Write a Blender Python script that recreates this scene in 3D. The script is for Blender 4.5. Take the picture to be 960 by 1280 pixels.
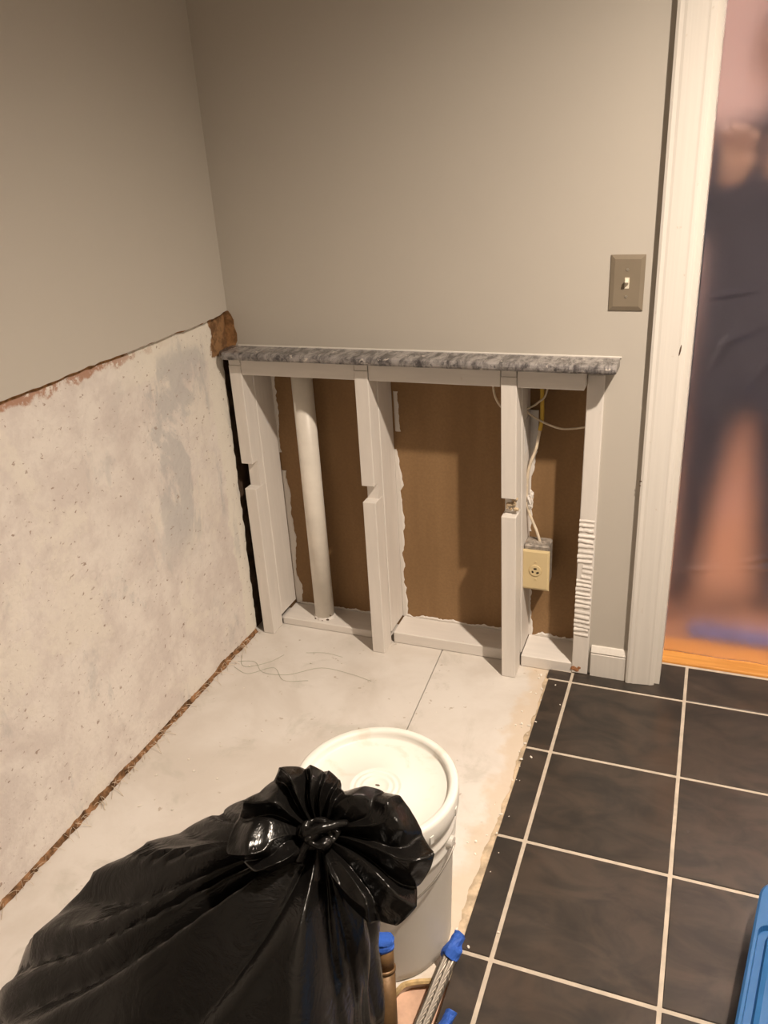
import bpy, bmesh, math, random
from mathutils import Vector, Matrix, noise

for o in list(bpy.data.objects):
    bpy.data.objects.remove(o, do_unlink=True)
SC = bpy.context.scene
COL = SC.collection
random.seed(7)
PI = math.pi

# ------------------------------------------------------------------ camera
CAM = Vector((0.2684, -1.9649, 1.4262))
YAW, PITCH, ROLL = -0.38948, 0.42283, -0.0618
fw = Vector((math.sin(YAW) * math.cos(PITCH), math.cos(YAW) * math.cos(PITCH), -math.sin(PITCH)))
rt = Vector((math.cos(YAW), -math.sin(YAW), 0))
up = rt.cross(fw)
rt2 = rt * math.cos(ROLL) + up * math.sin(ROLL)
up2 = up * math.cos(ROLL) - rt * math.sin(ROLL)
cd = bpy.data.cameras.new('camera')
cd.sensor_fit = 'VERTICAL'
cd.sensor_height = 36.0
cd.lens = 36.0 * 1029.87 / 1280.0
cd.clip_start = 0.02
cam = bpy.data.objects.new('camera', cd)
COL.objects.link(cam)
M4 = Matrix((rt2, up2, -fw)).transposed().to_4x4()
M4.translation = CAM
cam.matrix_world = M4
SC.camera = cam

# ------------------------------------------------------------------ world, exposure
w = bpy.data.worlds.new('world')
SC.world = w
w.use_nodes = True
w.node_tree.nodes['Background'].inputs[0].default_value = (0.9, 0.8, 0.7, 1)
w.node_tree.nodes['Background'].inputs[1].default_value = 0.02
SC.view_settings.view_transform = 'Standard'
SC.view_settings.look = 'None'
SC.view_settings.gamma = 1.0
SC.view_settings.use_curve_mapping = False
SC.view_settings.exposure = 0.0
LIGHT_POS = (0.80, -0.98, 2.40)
LIGHT_POWER = 345
LIGHT_COL = (1.0, 0.845, 0.69)
HALL_FILL_POWER = 125

# ------------------------------------------------------------------ helpers
def link(o, parent=None):
    COL.objects.link(o)
    if parent is not None:
        o.parent = parent
    return o

def obj(name, bm, mat, parent=None, smooth=False, loc=None, rot=None):
    me = bpy.data.meshes.new(name)
    bmesh.ops.recalc_face_normals(bm, faces=bm.faces[:])
    bm.to_mesh(me)
    bm.free()
    for m in (mat if isinstance(mat, (list, tuple)) else [mat]):
        me.materials.append(m)
    if smooth:
        for p in me.polygons:
            p.use_smooth = True
    o = bpy.data.objects.new(name, me)
    link(o, parent)
    if loc is not None:
        o.location = loc
    if rot is not None:
        o.rotation_euler = rot
    return o

def tag(o, label, cat, group=None):
    o['label'] = label
    o['category'] = cat
    if group:
        o['group'] = group
    return o

def struct(o):
    o['kind'] = 'structure'
    return o

def empty(name, loc=(0, 0, 0), rot=(0, 0, 0)):
    o = bpy.data.objects.new(name, None)
    o.empty_display_size = 0.05
    link(o)
    o.location = loc
    o.rotation_euler = rot
    return o

def box(bm, x0, x1, y0, y1, z0, z1, bev=0.0, seg=1):
    r = bmesh.ops.create_cube(bm, size=1.0)
    vs = r['verts']
    for v in vs:
        v.co = Vector(((x0 + x1) / 2 + v.co.x * (x1 - x0), (y0 + y1) / 2 + v.co.y * (y1 - y0), (z0 + z1) / 2 + v.co.z * (z1 - z0)))
    if bev > 0:
        es = list({e for v in vs for e in v.link_edges})
        bmesh.ops.bevel(bm, geom=es, offset=bev, segments=seg, affect='EDGES', profile=0.5)
    return bm

def NB():
    return bmesh.new()

def B(*a, **k):
    return box(NB(), *a, **k)

def prism(bm, pts, z0, z1):
    """closed polygon in x,y raised from z0 to z1"""
    a = [bm.verts.new((x, y, z0)) for x, y in pts]
    b = [bm.verts.new((x, y, z1)) for x, y in pts]
    n = len(pts)
    bm.faces.new(list(reversed(a)))
    bm.faces.new(b)
    for i in range(n):
        bm.faces.new((a[i], a[(i + 1) % n], b[(i + 1) % n], b[i]))
    return bm

def frame_of(d):
    d = d.normalized()
    h = Vector((0, 0, 1)) if abs(d.z) < 0.9 else Vector((1, 0, 0))
    a = d.cross(h).normalized()
    return a, d.cross(a).normalized()

def catmull(pts, n):
    P = [Vector(p) for p in pts]
    P = [P[0] * 2 - P[1]] + P + [P[-1] * 2 - P[-2]]
    out = []
    for i in range(1, len(P) - 2):
        for k in range(n):
            t = k / n
            a, b, c, d = P[i - 1], P[i], P[i + 1], P[i + 2]
            out.append(0.5 * ((2 * b) + (c - a) * t + (2 * a - 5 * b + 4 * c - d) * t * t + (3 * b - a - 3 * c + d) * t ** 3))
    out.append(P[-2])
    return out

def tube(bm, pts, r, n=8, sm=6, cap=True):
    path = catmull(pts, sm) if sm > 0 else [Vector(p) for p in pts]
    rings = []
    a = None
    for i, p in enumerate(path):
        d = (path[min(i + 1, len(path) - 1)] - path[max(i - 1, 0)])
        if a is None:
            a, b = frame_of(d)
        else:
            dn = d.normalized()
            a = (a - dn * a.dot(dn)).normalized()
            b = dn.cross(a)
        rr = r(i / (len(path) - 1)) if callable(r) else r
        rings.append([bm.verts.new(p + (a * math.cos(2 * PI * k / n) + b * math.sin(2 * PI * k / n)) * rr) for k in range(n)])
    for i in range(len(rings) - 1):
        for k in range(n):
            bm.faces.new((rings[i][k], rings[i][(k + 1) % n], rings[i + 1][(k + 1) % n], rings[i + 1][k]))
    if cap:
        bm.faces.new(list(reversed(rings[0])))
        bm.faces.new(rings[-1])
    return bm

def lathe(bm, prof, n=64, c=(0, 0, 0)):
    rings = []
    for r, z in prof:
        if r < 1e-6:
            rings.append([bm.verts.new((c[0], c[1], c[2] + z))])
        else:
            rings.append([bm.verts.new((c[0] + r * math.cos(2 * PI * k / n), c[1] + r * math.sin(2 * PI * k / n), c[2] + z)) for k in range(n)])
    for i in range(len(rings) - 1):
        A, Bq = rings[i], rings[i + 1]
        for k in range(n):
            k2 = (k + 1) % n
            if len(A) == 1 and len(Bq) == 1:
                continue
            if len(A) == 1:
                bm.faces.new((A[0], Bq[k2], Bq[k]))
            elif len(Bq) == 1:
                bm.faces.new((A[k], A[k2], Bq[0]))
            else:
                bm.faces.new((A[k], A[k2], Bq[k2], Bq[k]))
    return bm

def fbm(x, y, z=0.0, o=4):
    return noise.fractal(Vector((x, y, z)), 1.0, 2.0, o)

# ------------------------------------------------------------------ materials
class MT:
    """small node builder"""
    def __init__(s, name, rough=0.6, spec=0.4):
        s.m = bpy.data.materials.new(name)
        s.m.use_nodes = True
        s.nt = s.m.node_tree
        s.b = s.nt.nodes['Principled BSDF']
        s.b.inputs['Roughness'].default_value = rough
        s.b.inputs['Specular IOR Level'].default_value = spec
        s.tc = s.nt.nodes.new('ShaderNodeTexCoord')
        s.co = s.tc.outputs['Object']
        s.height = None
    def N(s, t, **k):
        n = s.nt.nodes.new(t)
        for a, v in k.items():
            setattr(n, a, v)
        return n
    def L(s, a, b):
        s.nt.links.new(a, b)
    def map(s, scale=(1, 1, 1), rot=(0, 0, 0)):
        n = s.N('ShaderNodeMapping')
        n.inputs['Scale'].default_value = scale
        n.inputs['Rotation'].default_value = rot
        s.L(s.co, n.inputs['Vector'])
        return n.outputs[0]
    def noise(s, scale, detail=4, rough=0.55, dist=0.0, vec=None):
        n = s.N('ShaderNodeTexNoise')
        n.inputs['Scale'].default_value = scale
        n.inputs['Detail'].default_value = detail
        n.inputs['Roughness'].default_value = rough
        n.inputs['Distortion'].default_value = dist
        s.L(vec if vec is not None else s.co, n.inputs['Vector'])
        return n.outputs['Fac']
    def ramp(s, fac, lo, hi, a=0.0, b=1.0):
        n = s.N('ShaderNodeMapRange')
        n.interpolation_type = 'SMOOTHSTEP'
        n.inputs[1].default_value = lo
        n.inputs[2].default_value = hi
        n.inputs[3].default_value = a
        n.inputs[4].default_value = b
        s.L(fac, n.inputs[0])
        return n.outputs[0]
    def math(s, op, a, b):
        n = s.N('ShaderNodeMath', operation=op)
        for i, v in enumerate((a, b)):
            if isinstance(v, (int, float)):
                n.inputs[i].default_value = v
            else:
                s.L(v, n.inputs[i])
        return n.outputs[0]
    def mix(s, fac, a, b):
        n = s.N('ShaderNodeMix', data_type='RGBA')
        if isinstance(fac, (int, float)):
            n.inputs[0].default_value = fac
        else:
            s.L(fac, n.inputs[0])
        for i, v in ((6, a), (7, b)):
            if isinstance(v, tuple):
                n.inputs[i].default_value = (v[0], v[1], v[2], 1)
            else:
                s.L(v, n.inputs[i])
        return n.outputs[2]
    def xyz(s):
        n = s.N('ShaderNodeSeparateXYZ')
        s.L(s.co, n.inputs[0])
        return n.outputs
    def color(s, c):
        if isinstance(c, tuple):
            s.b.inputs['Base Color'].default_value = (c[0], c[1], c[2], 1)
        else:
            s.L(c, s.b.inputs['Base Color'])
        return s
    def bump(s, h, strength=0.3, dist=0.002):
        n = s.N('ShaderNodeBump')
        n.inputs['Strength'].default_value = strength
        n.inputs['Distance'].default_value = dist
        s.L(h, n.inputs['Height'])
        s.L(n.outputs[0], s.b.inputs['Normal'])
        return s

def M_plain(name, c, rough=0.6, spec=0.4, var=0.12, vs=25, bump=0.0, bs=120, metal=0.0):
    t = MT(name, rough, spec)
    f = t.noise(vs, 5)
    t.color(t.mix(t.ramp(f, 0.3, 0.7), tuple(x * (1 - var) for x in c), tuple(min(1, x * (1 + var * 0.4)) for x in c)))
    t.b.inputs['Metallic'].default_value = metal
    if bump > 0:
        t.bump(t.noise(bs, 4), bump, 0.002)
    return t.m

# greige painted drywall
t = MT('wall_paint', 0.55, 0.3)
f = t.noise(3.0, 3)
t.color(t.mix(f, (0.50, 0.465, 0.415), (0.53, 0.495, 0.44)))
t.bump(t.noise(170, 3), 0.06, 0.001)
mWALL = t.m

mCEIL = M_plain('ceiling_paint', (0.78, 0.76, 0.72), 0.8, var=0.03)

# old plaster / whitewashed lower wall
t = MT('whitewashed_plaster', 0.75, 0.25)
x, y, z = t.xyz()
base = t.mix(t.ramp(t.noise(6.0, 9, 0.68, 0.25), 0.40, 0.60), (0.76, 0.71, 0.665), (0.655, 0.595, 0.56))
base = t.mix(t.math('MULTIPLY', t.ramp(t.noise(3.1, 8, 0.66, 0.2), 0.50, 0.58), 0.8), base, (0.76, 0.71, 0.645))
base = t.mix(t.math('MULTIPLY', t.ramp(t.noise(26, 7, 0.7, 0.2), 0.52, 0.66), 0.28), base, (0.54, 0.48, 0.45))
# clean white band along the framing and under the cut
bandy = t.math('ADD', y, t.math('MULTIPLY', t.math('SUBTRACT', t.noise(9, 6, 0.6), 0.5), 0.10))
bandz = t.math('ADD', z, t.math('MULTIPLY', t.math('SUBTRACT', t.noise(7, 6, 0.6), 0.5), 0.16))
band = t.math('MAXIMUM', t.ramp(bandy, -0.062, -0.050), t.math('MULTIPLY', t.ramp(bandz, 0.90, 0.93), t.ramp(y, -0.5, -0.3)))
base = t.mix(t.math('MULTIPLY', band, 0.85), base, (0.77, 0.73, 0.655))
streak = t.noise(6.5, 8, 0.66, 0.4, vec=t.map((1, 1, 0.5)))
near = t.math('MULTIPLY', t.ramp(bandy, -0.52, -0.30), t.ramp(bandy, -0.060, -0.085))
hi = t.math('MULTIPLY', t.ramp(z, 0.36, 0.52), t.ramp(bandz, 0.98, 0.93))
grey = t.math('MULTIPLY', t.math('MULTIPLY', t.ramp(streak, 0.45, 0.53), near), hi)
base = t.mix(t.math('MULTIPLY', grey, 0.62), base, (0.46, 0.455, 0.455))
gl2 = t.math('MULTIPLY', t.ramp(t.noise(5, 8, 0.68, 0.3, vec=t.map((1, 1.6, 0.7))), 0.57, 0.66), 0.45)
base = t.mix(gl2, base, (0.48, 0.47, 0.46))
spk = t.noise(62, 4, 0.6, 0.3, vec=t.map((1, 1.0, 1.5), (0.6, 0, 0)))
base = t.mix(t.math('MULTIPLY', t.ramp(spk, 0.635, 0.70), 0.75), base, (0.27, 0.18, 0.13))
# torn rust-brown paper under the cut line
tz = t.math('ADD', z, t.math('MULTIPLY', t.noise(14, 5, 0.65), 0.085))
rust = t.math('MULTIPLY', t.ramp(tz, 1.022, 1.034), t.math('MULTIPLY', t.ramp(t.noise(30, 6, 0.7), 0.42, 0.52), t.ramp(y, -0.16, -0.50)))
base = t.mix(t.math('MULTIPLY', rust, 0.8), base, (0.36, 0.16, 0.08))
# bare wood in the upper corner
cy_ = t.math('ADD', y, t.math('MULTIPLY', t.math('SUBTRACT', t.noise(24, 4, 0.6), 0.5), 0.06))
cz_ = t.math('ADD', z, t.math('MULTIPLY', t.noise(19, 4, 0.6), 0.05))
corner = t.math('MULTIPLY', t.ramp(cy_, -0.028, -0.020), t.ramp(cz_, 0.925, 0.932))
base = t.mix(corner, base, t.mix(t.ramp(t.noise(40, 5, 0.65), 0.4, 0.6), (0.16, 0.085, 0.04), (0.32, 0.18, 0.085)))
t.color(base)
h = t.math('ADD', t.math('MULTIPLY', t.noise(14, 6, 0.65), 1.0), t.math('MULTIPLY', t.noise(90, 4), 0.35))
t.bump(h, 0.75, 0.006)
mPLASTER = t.m

mTORN = M_plain('torn_brown_paper', (0.35, 0.19, 0.085), 0.85, 0.15, 0.5, 60, 0.5, 90)
mFRAY = M_plain('frayed_brown_wood', (0.30, 0.165, 0.085), 0.9, 0.1, 0.75, 45, 0.6, 140)
mDARKWOOD = M_plain('old_dark_wood', (0.10, 0.065, 0.045), 0.8, 0.2, 0.5, 30, 0.4, 60)
mGYP = M_plain('cut_gypsum_edge', (0.72, 0.66, 0.58), 0.9, 0.1, 0.3, 80)

# white primed wood
def white_wood(name, c=(0.74, 0.70, 0.655), sc=(18, 18, 2.2)):
    t = MT(name, 0.5, 0.35)
    g = t.noise(3, 5, 0.6, 0.2, vec=t.map(sc))
    col = t.mix(t.ramp(g, 0.3, 0.75), tuple(v * 0.93 for v in c), c)
    d = t.noise(38, 4, 0.6)
    col = t.mix(t.math('MULTIPLY', t.ramp(d, 0.68, 0.78), 0.45), col, (0.50, 0.40, 0.31))
    t.color(col)
    t.bump(g, 0.05, 0.003)
    return t.m
mPRIMED = white_wood('white_primed_wood')
mPRIMEDH = white_wood('white_primed_board', sc=(2.2, 18, 18))
mTRIM = white_wood('white_trim_paint', (0.72, 0.685, 0.635), (30, 30, 0.6))

# brown hardboard behind the studs
t = MT('brown_hardboard', 0.7, 0.2)
v = t.noise(4, 4, 0.5, 0.2, vec=t.map((2.2, 1, 0.35)))
col = t.mix(t.ramp(v, 0.3, 0.7), (0.235, 0.140, 0.066), (0.295, 0.180, 0.088))
col = t.mix(t.ramp(t.noise(140, 3), 0.35, 0.65, 0, 0.25), col, (0.17, 0.10, 0.05))
t.color(col)
mBROWN = t.m

# white painted subfloor, scuffed
t = MT('whitewashed_subfloor', 0.6, 0.3)
base = t.mix(t.ramp(t.noise(4, 6, 0.6, 0.5), 0.35, 0.68), (0.70, 0.665, 0.625), (0.61, 0.565, 0.515))
base = t.mix(t.math('MULTIPLY', t.ramp(t.noise(6.5, 6, 0.65, 0.6), 0.54, 0.68), 0.50), base, (0.50, 0.475, 0.42))
base = t.mix(t.math('MULTIPLY', t.ramp(t.noise(46, 3, 0.5), 0.70, 0.76), 0.6), base, (0.34, 0.27, 0.20))
x, y, z = t.xyz()
near = t.ramp(t.math('ADD', x, t.math('MULTIPLY', t.noise(11, 4, 0.6), 0.20)), -0.045, 0.01)
base = t.mix(t.math('MULTIPLY', near, 0.55), base, (0.60, 0.47, 0.33))
t.color(base)
t.bump(t.noise(22, 6, 0.6), 0.22, 0.005)
mSUB = t.m
mSUBEDGE = M_plain('yellowed_cut_plywood', (0.50, 0.36, 0.18), 0.8, 0.2, 0.5, 40, 0.5)
mHOLE = M_plain('pinkish_bare_floorboard', (0.66, 0.43, 0.31), 0.7, 0.2, 0.25, 20)
mADH = M_plain('tan_adhesive', (0.60, 0.48, 0.34), 0.7, 0.25, 0.35, 35, 0.6, 60)

# dark slate-look tile
def tile_mat():
    t = MT('dark_slate_tile', 0.36, 0.38)
    oi = t.N('ShaderNodeObjectInfo')
    vm = t.N('ShaderNodeVectorMath', operation='ADD')
    sc = t.N('ShaderNodeVectorMath', operation='SCALE')
    t.L(oi.outputs['Location'], sc.inputs[0])
    sc.inputs['Scale'].default_value = 7.3
    t.L(t.co, vm.inputs[0])
    t.L(sc.outputs[0], vm.inputs[1])
    t.co = vm.outputs[0]
    a = t.noise(6.5, 6, 0.6, 1.0, vec=t.map((1, 1.8, 1), (0, 0, 0.3)))
    col = t.mix(t.ramp(a, 0.32, 0.70), (0.030, 0.026, 0.023), (0.062, 0.047, 0.037))
    b = t.noise(3.2, 4, 0.6, 0.6)
    col = t.mix(t.ramp(b, 0.56, 0.72, 0, 0.55), col, (0.078, 0.049, 0.033))
    col = t.mix(t.ramp(t.noise(16, 5, 0.7, 0.5), 0.66, 0.76, 0, 0.35), col, (0.115, 0.100, 0.090))
    t.color(col)
    r = t.ramp(t.noise(9, 4), 0.3, 0.7, 0.30, 0.46)
    t.L(r, t.b.inputs['Roughness'])
    t.bump(t.noise(30, 5, 0.6), 0.10, 0.003)
    return t.m
mTILE = tile_mat()
mGROUT = M_plain('pale_grout', (0.52, 0.455, 0.375), 0.85, 0.2, 0.15, 30, 0.3)

# grey veined stone
t = MT('grey_veined_granite', 0.26, 0.5)
vv = t.map((16, 5, 10), (0, 0, -0.95))
a = t.noise(2.2, 7, 0.72, 0.5, vec=vv)
col = t.mix(t.ramp(a, 0.36, 0.62), (0.055, 0.050, 0.053), (0.30, 0.28, 0.27))
b = t.noise(70, 4, 0.6)
col = t.mix(t.ramp(b, 0.58, 0.70, 0, 0.8), col, (0.045, 0.042, 0.045))
col = t.mix(t.ramp(t.noise(52, 4, 0.6, 0.4), 0.62, 0.72, 0, 0.7), col, (0.66, 0.60, 0.54))
t.color(col)
t.bump(t.noise(80, 4), 0.25, 0.002)
mGRANITE = t.m

mPVC = M_plain('white_painted_pipe', (0.80, 0.755, 0.68), 0.4, 0.4, 0.10, 12, 0.08, 60)
mIVORY = M_plain('ivory_plastic', (0.66, 0.53, 0.30), 0.4, 0.45, 0.04, 10)
mIVORYD = M_plain('ivory_socket_plastic', (0.60, 0.47, 0.255), 0.4, 0.45, 0.04, 10)
mSLOT = M_plain('dark_slot', (0.03, 0.022, 0.016), 0.6, 0.3)
mBOX = M_plain('grey_galvanized_box', (0.36, 0.32, 0.28), 0.55, 0.5, 0.4, 60, metal=0.3)
mTAUPE = M_plain('taupe_switch_plate', (0.225, 0.185, 0.135), 0.42, 0.4, 0.06, 8)
mTOGGLE = M_plain('off_white_toggle', (0.74, 0.68, 0.56), 0.35, 0.5, 0.03)
mSCREW = M_plain('nickel_screw', (0.6, 0.55, 0.47), 0.35, 0.5, 0.1, metal=0.8)
mYEL = M_plain('yellow_cable_jacket', (0.62, 0.41, 0.06), 0.5, 0.4, 0.1)
mWIRE = M_plain('white_cable_jacket', (0.72, 0.62, 0.48), 0.5, 0.4, 0.2, 40)
mPAPERINS = M_plain('white_cable_label', (0.70, 0.68, 0.66), 0.7, 0.2, 0.1)
mPAIL = M_plain('white_pail_plastic', (0.78, 0.76, 0.72), 0.38, 0.45, 0.05, 9)
t = MT('white_lid_plastic', 0.42, 0.4)
x, y, z = t.xyz()
st = t.noise(13, 5, 0.6, 0.6)
t.color(t.mix(t.math('MULTIPLY', t.ramp(st, 0.57, 0.68), 0.30), (0.80, 0.785, 0.735), (0.56, 0.47, 0.35)))
mLID = t.m
def translucent(m, k, c):
    nt = m.node_tree
    b = nt.nodes['Principled BSDF']
    tr = nt.nodes.new('ShaderNodeBsdfTranslucent')
    tr.inputs[0].default_value = c
    mx = nt.nodes.new('ShaderNodeMixShader')
    mx.inputs[0].default_value = k
    nt.links.new(b.outputs[0], mx.inputs[1])
    nt.links.new(tr.outputs[0], mx.inputs[2])
    nt.links.new(mx.outputs[0], nt.nodes['Material Output'].inputs['Surface'])
translucent(mPAIL, 0.40, (0.92, 0.90, 0.86, 1))
translucent(mLID, 0.12, (0.92, 0.90, 0.86, 1))
mSTEEL = M_plain('steel_wire', (0.5, 0.47, 0.43), 0.35, 0.5, 0.2, metal=0.9)
mGRIP = M_plain('white_handle_grip', (0.8, 0.77, 0.7), 0.5)

# black garbage bag film
t = MT('black_bag_film', 0.24, 0.32)
c1 = t.noise(9, 5, 0.6, 1.2)
t.color(t.mix(c1, (0.004, 0.0038, 0.0036), (0.008, 0.0072, 0.0065)))
t.b.inputs['Roughness'].default_value = 0.22
cr = t.noise(16, 5, 0.62, 1.0)
fine = t.noise(70, 3, 0.5, 0.5)
rd = t.math('SUBTRACT', 1.0, t.math('ABSOLUTE', t.math('SUBTRACT', t.math('MULTIPLY', cr, 2.0), 1.0), 0))
t.bump(t.math('ADD', rd, t.math('MULTIPLY', fine, 0.16)), 0.20, 0.010)
mBAG = t.m

mBRASS = M_plain('tarnished_brass', (0.20, 0.115, 0.05), 0.42, 0.5, 0.4, 18, 0.15, metal=0.35)
mTAPE = M_plain('blue_masking_tape', (0.03, 0.105, 0.46), 0.6, 0.3, 0.3, 30, 0.5, 70)
t = MT('braided_steel', 0.33, 0.5)
wv = t.N('ShaderNodeTexWave')
wv.inputs['Scale'].default_value = 260
t.L(t.map((1, 1, 1), (0.5, 0.6, 0.7)), wv.inputs['Vector'])
t.color(t.mix(wv.outputs['Fac'], (0.07, 0.062, 0.052), (0.26, 0.23, 0.19)))
t.b.inputs['Metallic'].default_value = 0.5
t.bump(wv.outputs['Fac'], 0.5, 0.001)
mBRAID = t.m
mBLUE = M_plain('blue_tote_plastic', (0.022, 0.125, 0.33), 0.42, 0.45, 0.08, 6)
mBLUED = M_plain('navy_inside_plastic', (0.02, 0.08, 0.20), 0.5, 0.4, 0.08, 6)

# orange wood floor beyond the door
t = MT('orange_oak_floor', 0.35, 0.4)
g = t.noise(4, 6, 0.6, 0.4, vec=t.map((1.0, 22, 22)))
t.color(t.mix(t.ramp(g, 0.3, 0.7), (0.55, 0.24, 0.055), (0.70, 0.34, 0.09)))
mOAK = t.m
mHALLW = M_plain('hall_wall_paint', (0.80, 0.68, 0.66), 0.7, 0.3, 0.05, 3)

# cloudy plastic sheet
t = MT('cloudy_plastic_sheet', 0.2, 0.5)
nt = t.nt
out = nt.nodes['Material Output']
refr = t.N('ShaderNodeBsdfRefraction')
refr.inputs['Roughness'].default_value = 0.46
refr.inputs['IOR'].default_value = 1.33
refr.inputs['Color'].default_value = (0.97, 0.95, 0.94, 1)
gl = t.N('ShaderNodeBsdfGlossy')
gl.inputs['Roughness'].default_value = 0.10
gl.inputs['Color'].default_value = (0.95, 0.95, 1.0, 1)
df = t.N('ShaderNodeBsdfDiffuse')
df.inputs['Color'].default_value = (0.62, 0.62, 0.80, 1)
m1 = t.N('ShaderNodeMixShader')
m1.inputs[0].default_value = 0.045
t.L(refr.outputs[0], m1.inputs[1])
t.L(df.outputs[0], m1.inputs[2])
m2 = t.N('ShaderNodeMixShader')
fr = t.N('ShaderNodeFresnel')
fr.inputs['IOR'].default_value = 1.35
t.L(fr.outputs[0], m2.inputs[0])
t.L(m1.outputs[0], m2.inputs[1])
t.L(gl.outputs[0], m2.inputs[2])
bp = t.N('ShaderNodeBump')
bp.inputs['Strength'].default_value = 0.25
bp.inputs['Distance'].default_value = 0.01
t.L(t.noise(5, 4, 0.5, 1.0), bp.inputs['Height'])
t.L(bp.outputs[0], gl.inputs['Normal'])
t.L(m2.outputs[0], out.inputs['Surface'])
mFILM = t.m

mCLOTH = M_plain('dark_clothing', (0.030, 0.026, 0.034), 0.9, 0.1, 0.2, 20)
mSKIN = M_plain('skin', (0.62, 0.40, 0.28), 0.6, 0.3, 0.05)
mHAIR = M_plain('dark_hair', (0.05, 0.035, 0.025), 0.7, 0.2)
mEYE = M_plain('eye', (0.05, 0.04, 0.035), 0.3)
mSHOE = M_plain('dark_shoe', (0.03, 0.025, 0.022), 0.7)
mLENS = MT('lamp_lens', 0.5)
mLENS.b.inputs['Emission Color'].default_value = (*LIGHT_COL, 1)
mLENS.b.inputs['Emission Strength'].default_value = 6
mLENS = mLENS.m
mTHREAD = M_plain('green_grey_thread', (0.42, 0.44, 0.35), 0.8, 0.1)
mFIBRE = M_plain('pale_fibre', (0.66, 0.56, 0.44), 0.9, 0.1)
mCRUMB = M_plain('plaster_crumb', (0.82, 0.77, 0.70), 0.9, 0.1, 0.2)

# ------------------------------------------------------------------ setting
YW = 0.058            # face of back wall drywall
XL = -1.000           # face of upper left drywall
XP = -1.013           # face of lower plaster
XR, YB, ZC = 1.75, -3.0, 2.44
ZF = -0.008           # subfloor level
DX0, DX1, DZ = 0.232, 1.00, 2.03

# back wall: drywall above the ledge, strip right of framing, over and beyond door
bm = NB()
outl = [(XL - 0.02, 0.898), (0.040, 0.898), (0.040, -0.008), (DX0 - 0.012, -0.008), (DX0 - 0.012, DZ), (DX1 + 0.012, DZ), (DX1 + 0.012, -0.008), (XR, -0.008), (XR, ZC), (XL - 0.02, ZC)]
a = [bm.verts.new((x, YW, z)) for x, z in outl]
b = [bm.verts.new((x, YW + 0.0127, z)) for x, z in outl]
bm.faces.new(a)
bm.faces.new(list(reversed(b)))
for i in range(len(outl)):
    bm.faces.new((a[i], a[(i + 1) % len(outl)], b[(i + 1) % len(outl)], b[i]))
box(bm, XL - 0.02, 0.23, 0.170, 0.185, 0.86, ZC)      # far skin of the partition
wb = struct(obj('wall_back', bm, mWALL))
# torn paper strip in the corner of the back wall
bm = NB()
pts = [(XL - 0.014, 0.905), (XL + 0.013, 0.918), (XL + 0.021, 0.932), (XL + 0.023, 0.952), (XL + 0.017, 0.972), (XL + 0.018, 0.99), (XL + 0.011, 1.006), (XL + 0.004, 1.016), (XL - 0.014, 1.016)]
a = [bm.verts.new((x, YW - 0.0015, z)) for x, z in pts]
b = [bm.verts.new((x, YW + 0.0005, z)) for x, z in pts]
bm.faces.new(a)
for i in range(len(pts)):
    bm.faces.new((a[i], a[(i + 1) % len(pts)], b[(i + 1) % len(pts)], b[i]))
obj('torn_paper', bm, mTORN, wb)

# left wall: upper drywall with ragged cut, lower plaster
bm = NB()
n = 160
lo, hi_ = [], []
for i in range(n + 1):
    y = YB + (YW - YB) * i / n
    zz = 1.008 + 0.0035 * fbm(y * 9, 1.3) + 0.003 * fbm(y * 40, 5.1) + (0.006 if y > 0.02 else 0)
    lo.append((y, zz))
f0 = [bm.verts.new((XL, y, z)) for y, z in lo]
f1 = [bm.verts.new((XL, y, ZC)) for y, z in lo]
g0 = [bm.verts.new((XL - 0.012, y, z + 0.001)) for y, z in lo]
for i in range(n):
    bm.faces.new((f0[i], f0[i + 1], f1[i + 1], f1[i]))
    bm.faces.new((g0[i], g0[i + 1], f0[i + 1], f0[i]))
wl = struct(obj('wall_left', bm, mWALL))
bm = NB()
yw0 = 0.004
nz = 90
# plaster sheet with slightly ragged edge toward the framing
edge = []
for j in range(nz + 1):
    z = ZF + 0.012 + (1.02 - ZF - 0.012) * j / nz
    k = min(1, max(0, (z - 0.03) / 0.8))
    edge.append((yw0 + 0.018 * k + 0.006 * fbm(z * 30, 2.2) if z < 0.90 else YW + 0.002, z))
bk = [bm.verts.new((XP, YB, z)) for y, z in edge]
ed = [bm.verts.new((XP, y, z)) for y, z in edge]
ei = [bm.verts.new((XP - 0.014, y + 0.002, z)) for y, z in edge]
for j in range(nz):
    bm.faces.new((bk[j], ed[j], ed[j + 1], bk[j + 1]))
    bm.faces.new((ed[j], ei[j], ei[j + 1], ed[j + 1]))
obj('plaster_face', bm, mPLASTER, wl)
obj('backing_board', B(XL - 0.06, XP - 0.012, YB, 0.185, ZF - 0.02, ZC), mDARKWOOD, wl)
# brown line under the cut drywall
bm = NB()
prev = None
for i in range(n + 1):
    y, z = lo[i]
    d = 0.004 + 0.004 * abs(fbm(y * 22, 9.0)) + (0.004 if y < -0.4 else 0)
    q = (bm.verts.new((XL - 0.011, y, z + 0.002)), bm.verts.new((XP + 0.0012, y, z - d)))
    if prev:
        bm.faces.new((prev[0], q[0], q[1], prev[1]))
    prev = q
o = obj('torn_edge', bm, mTORN, wl)
o['kind'] = 'stuff'
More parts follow.
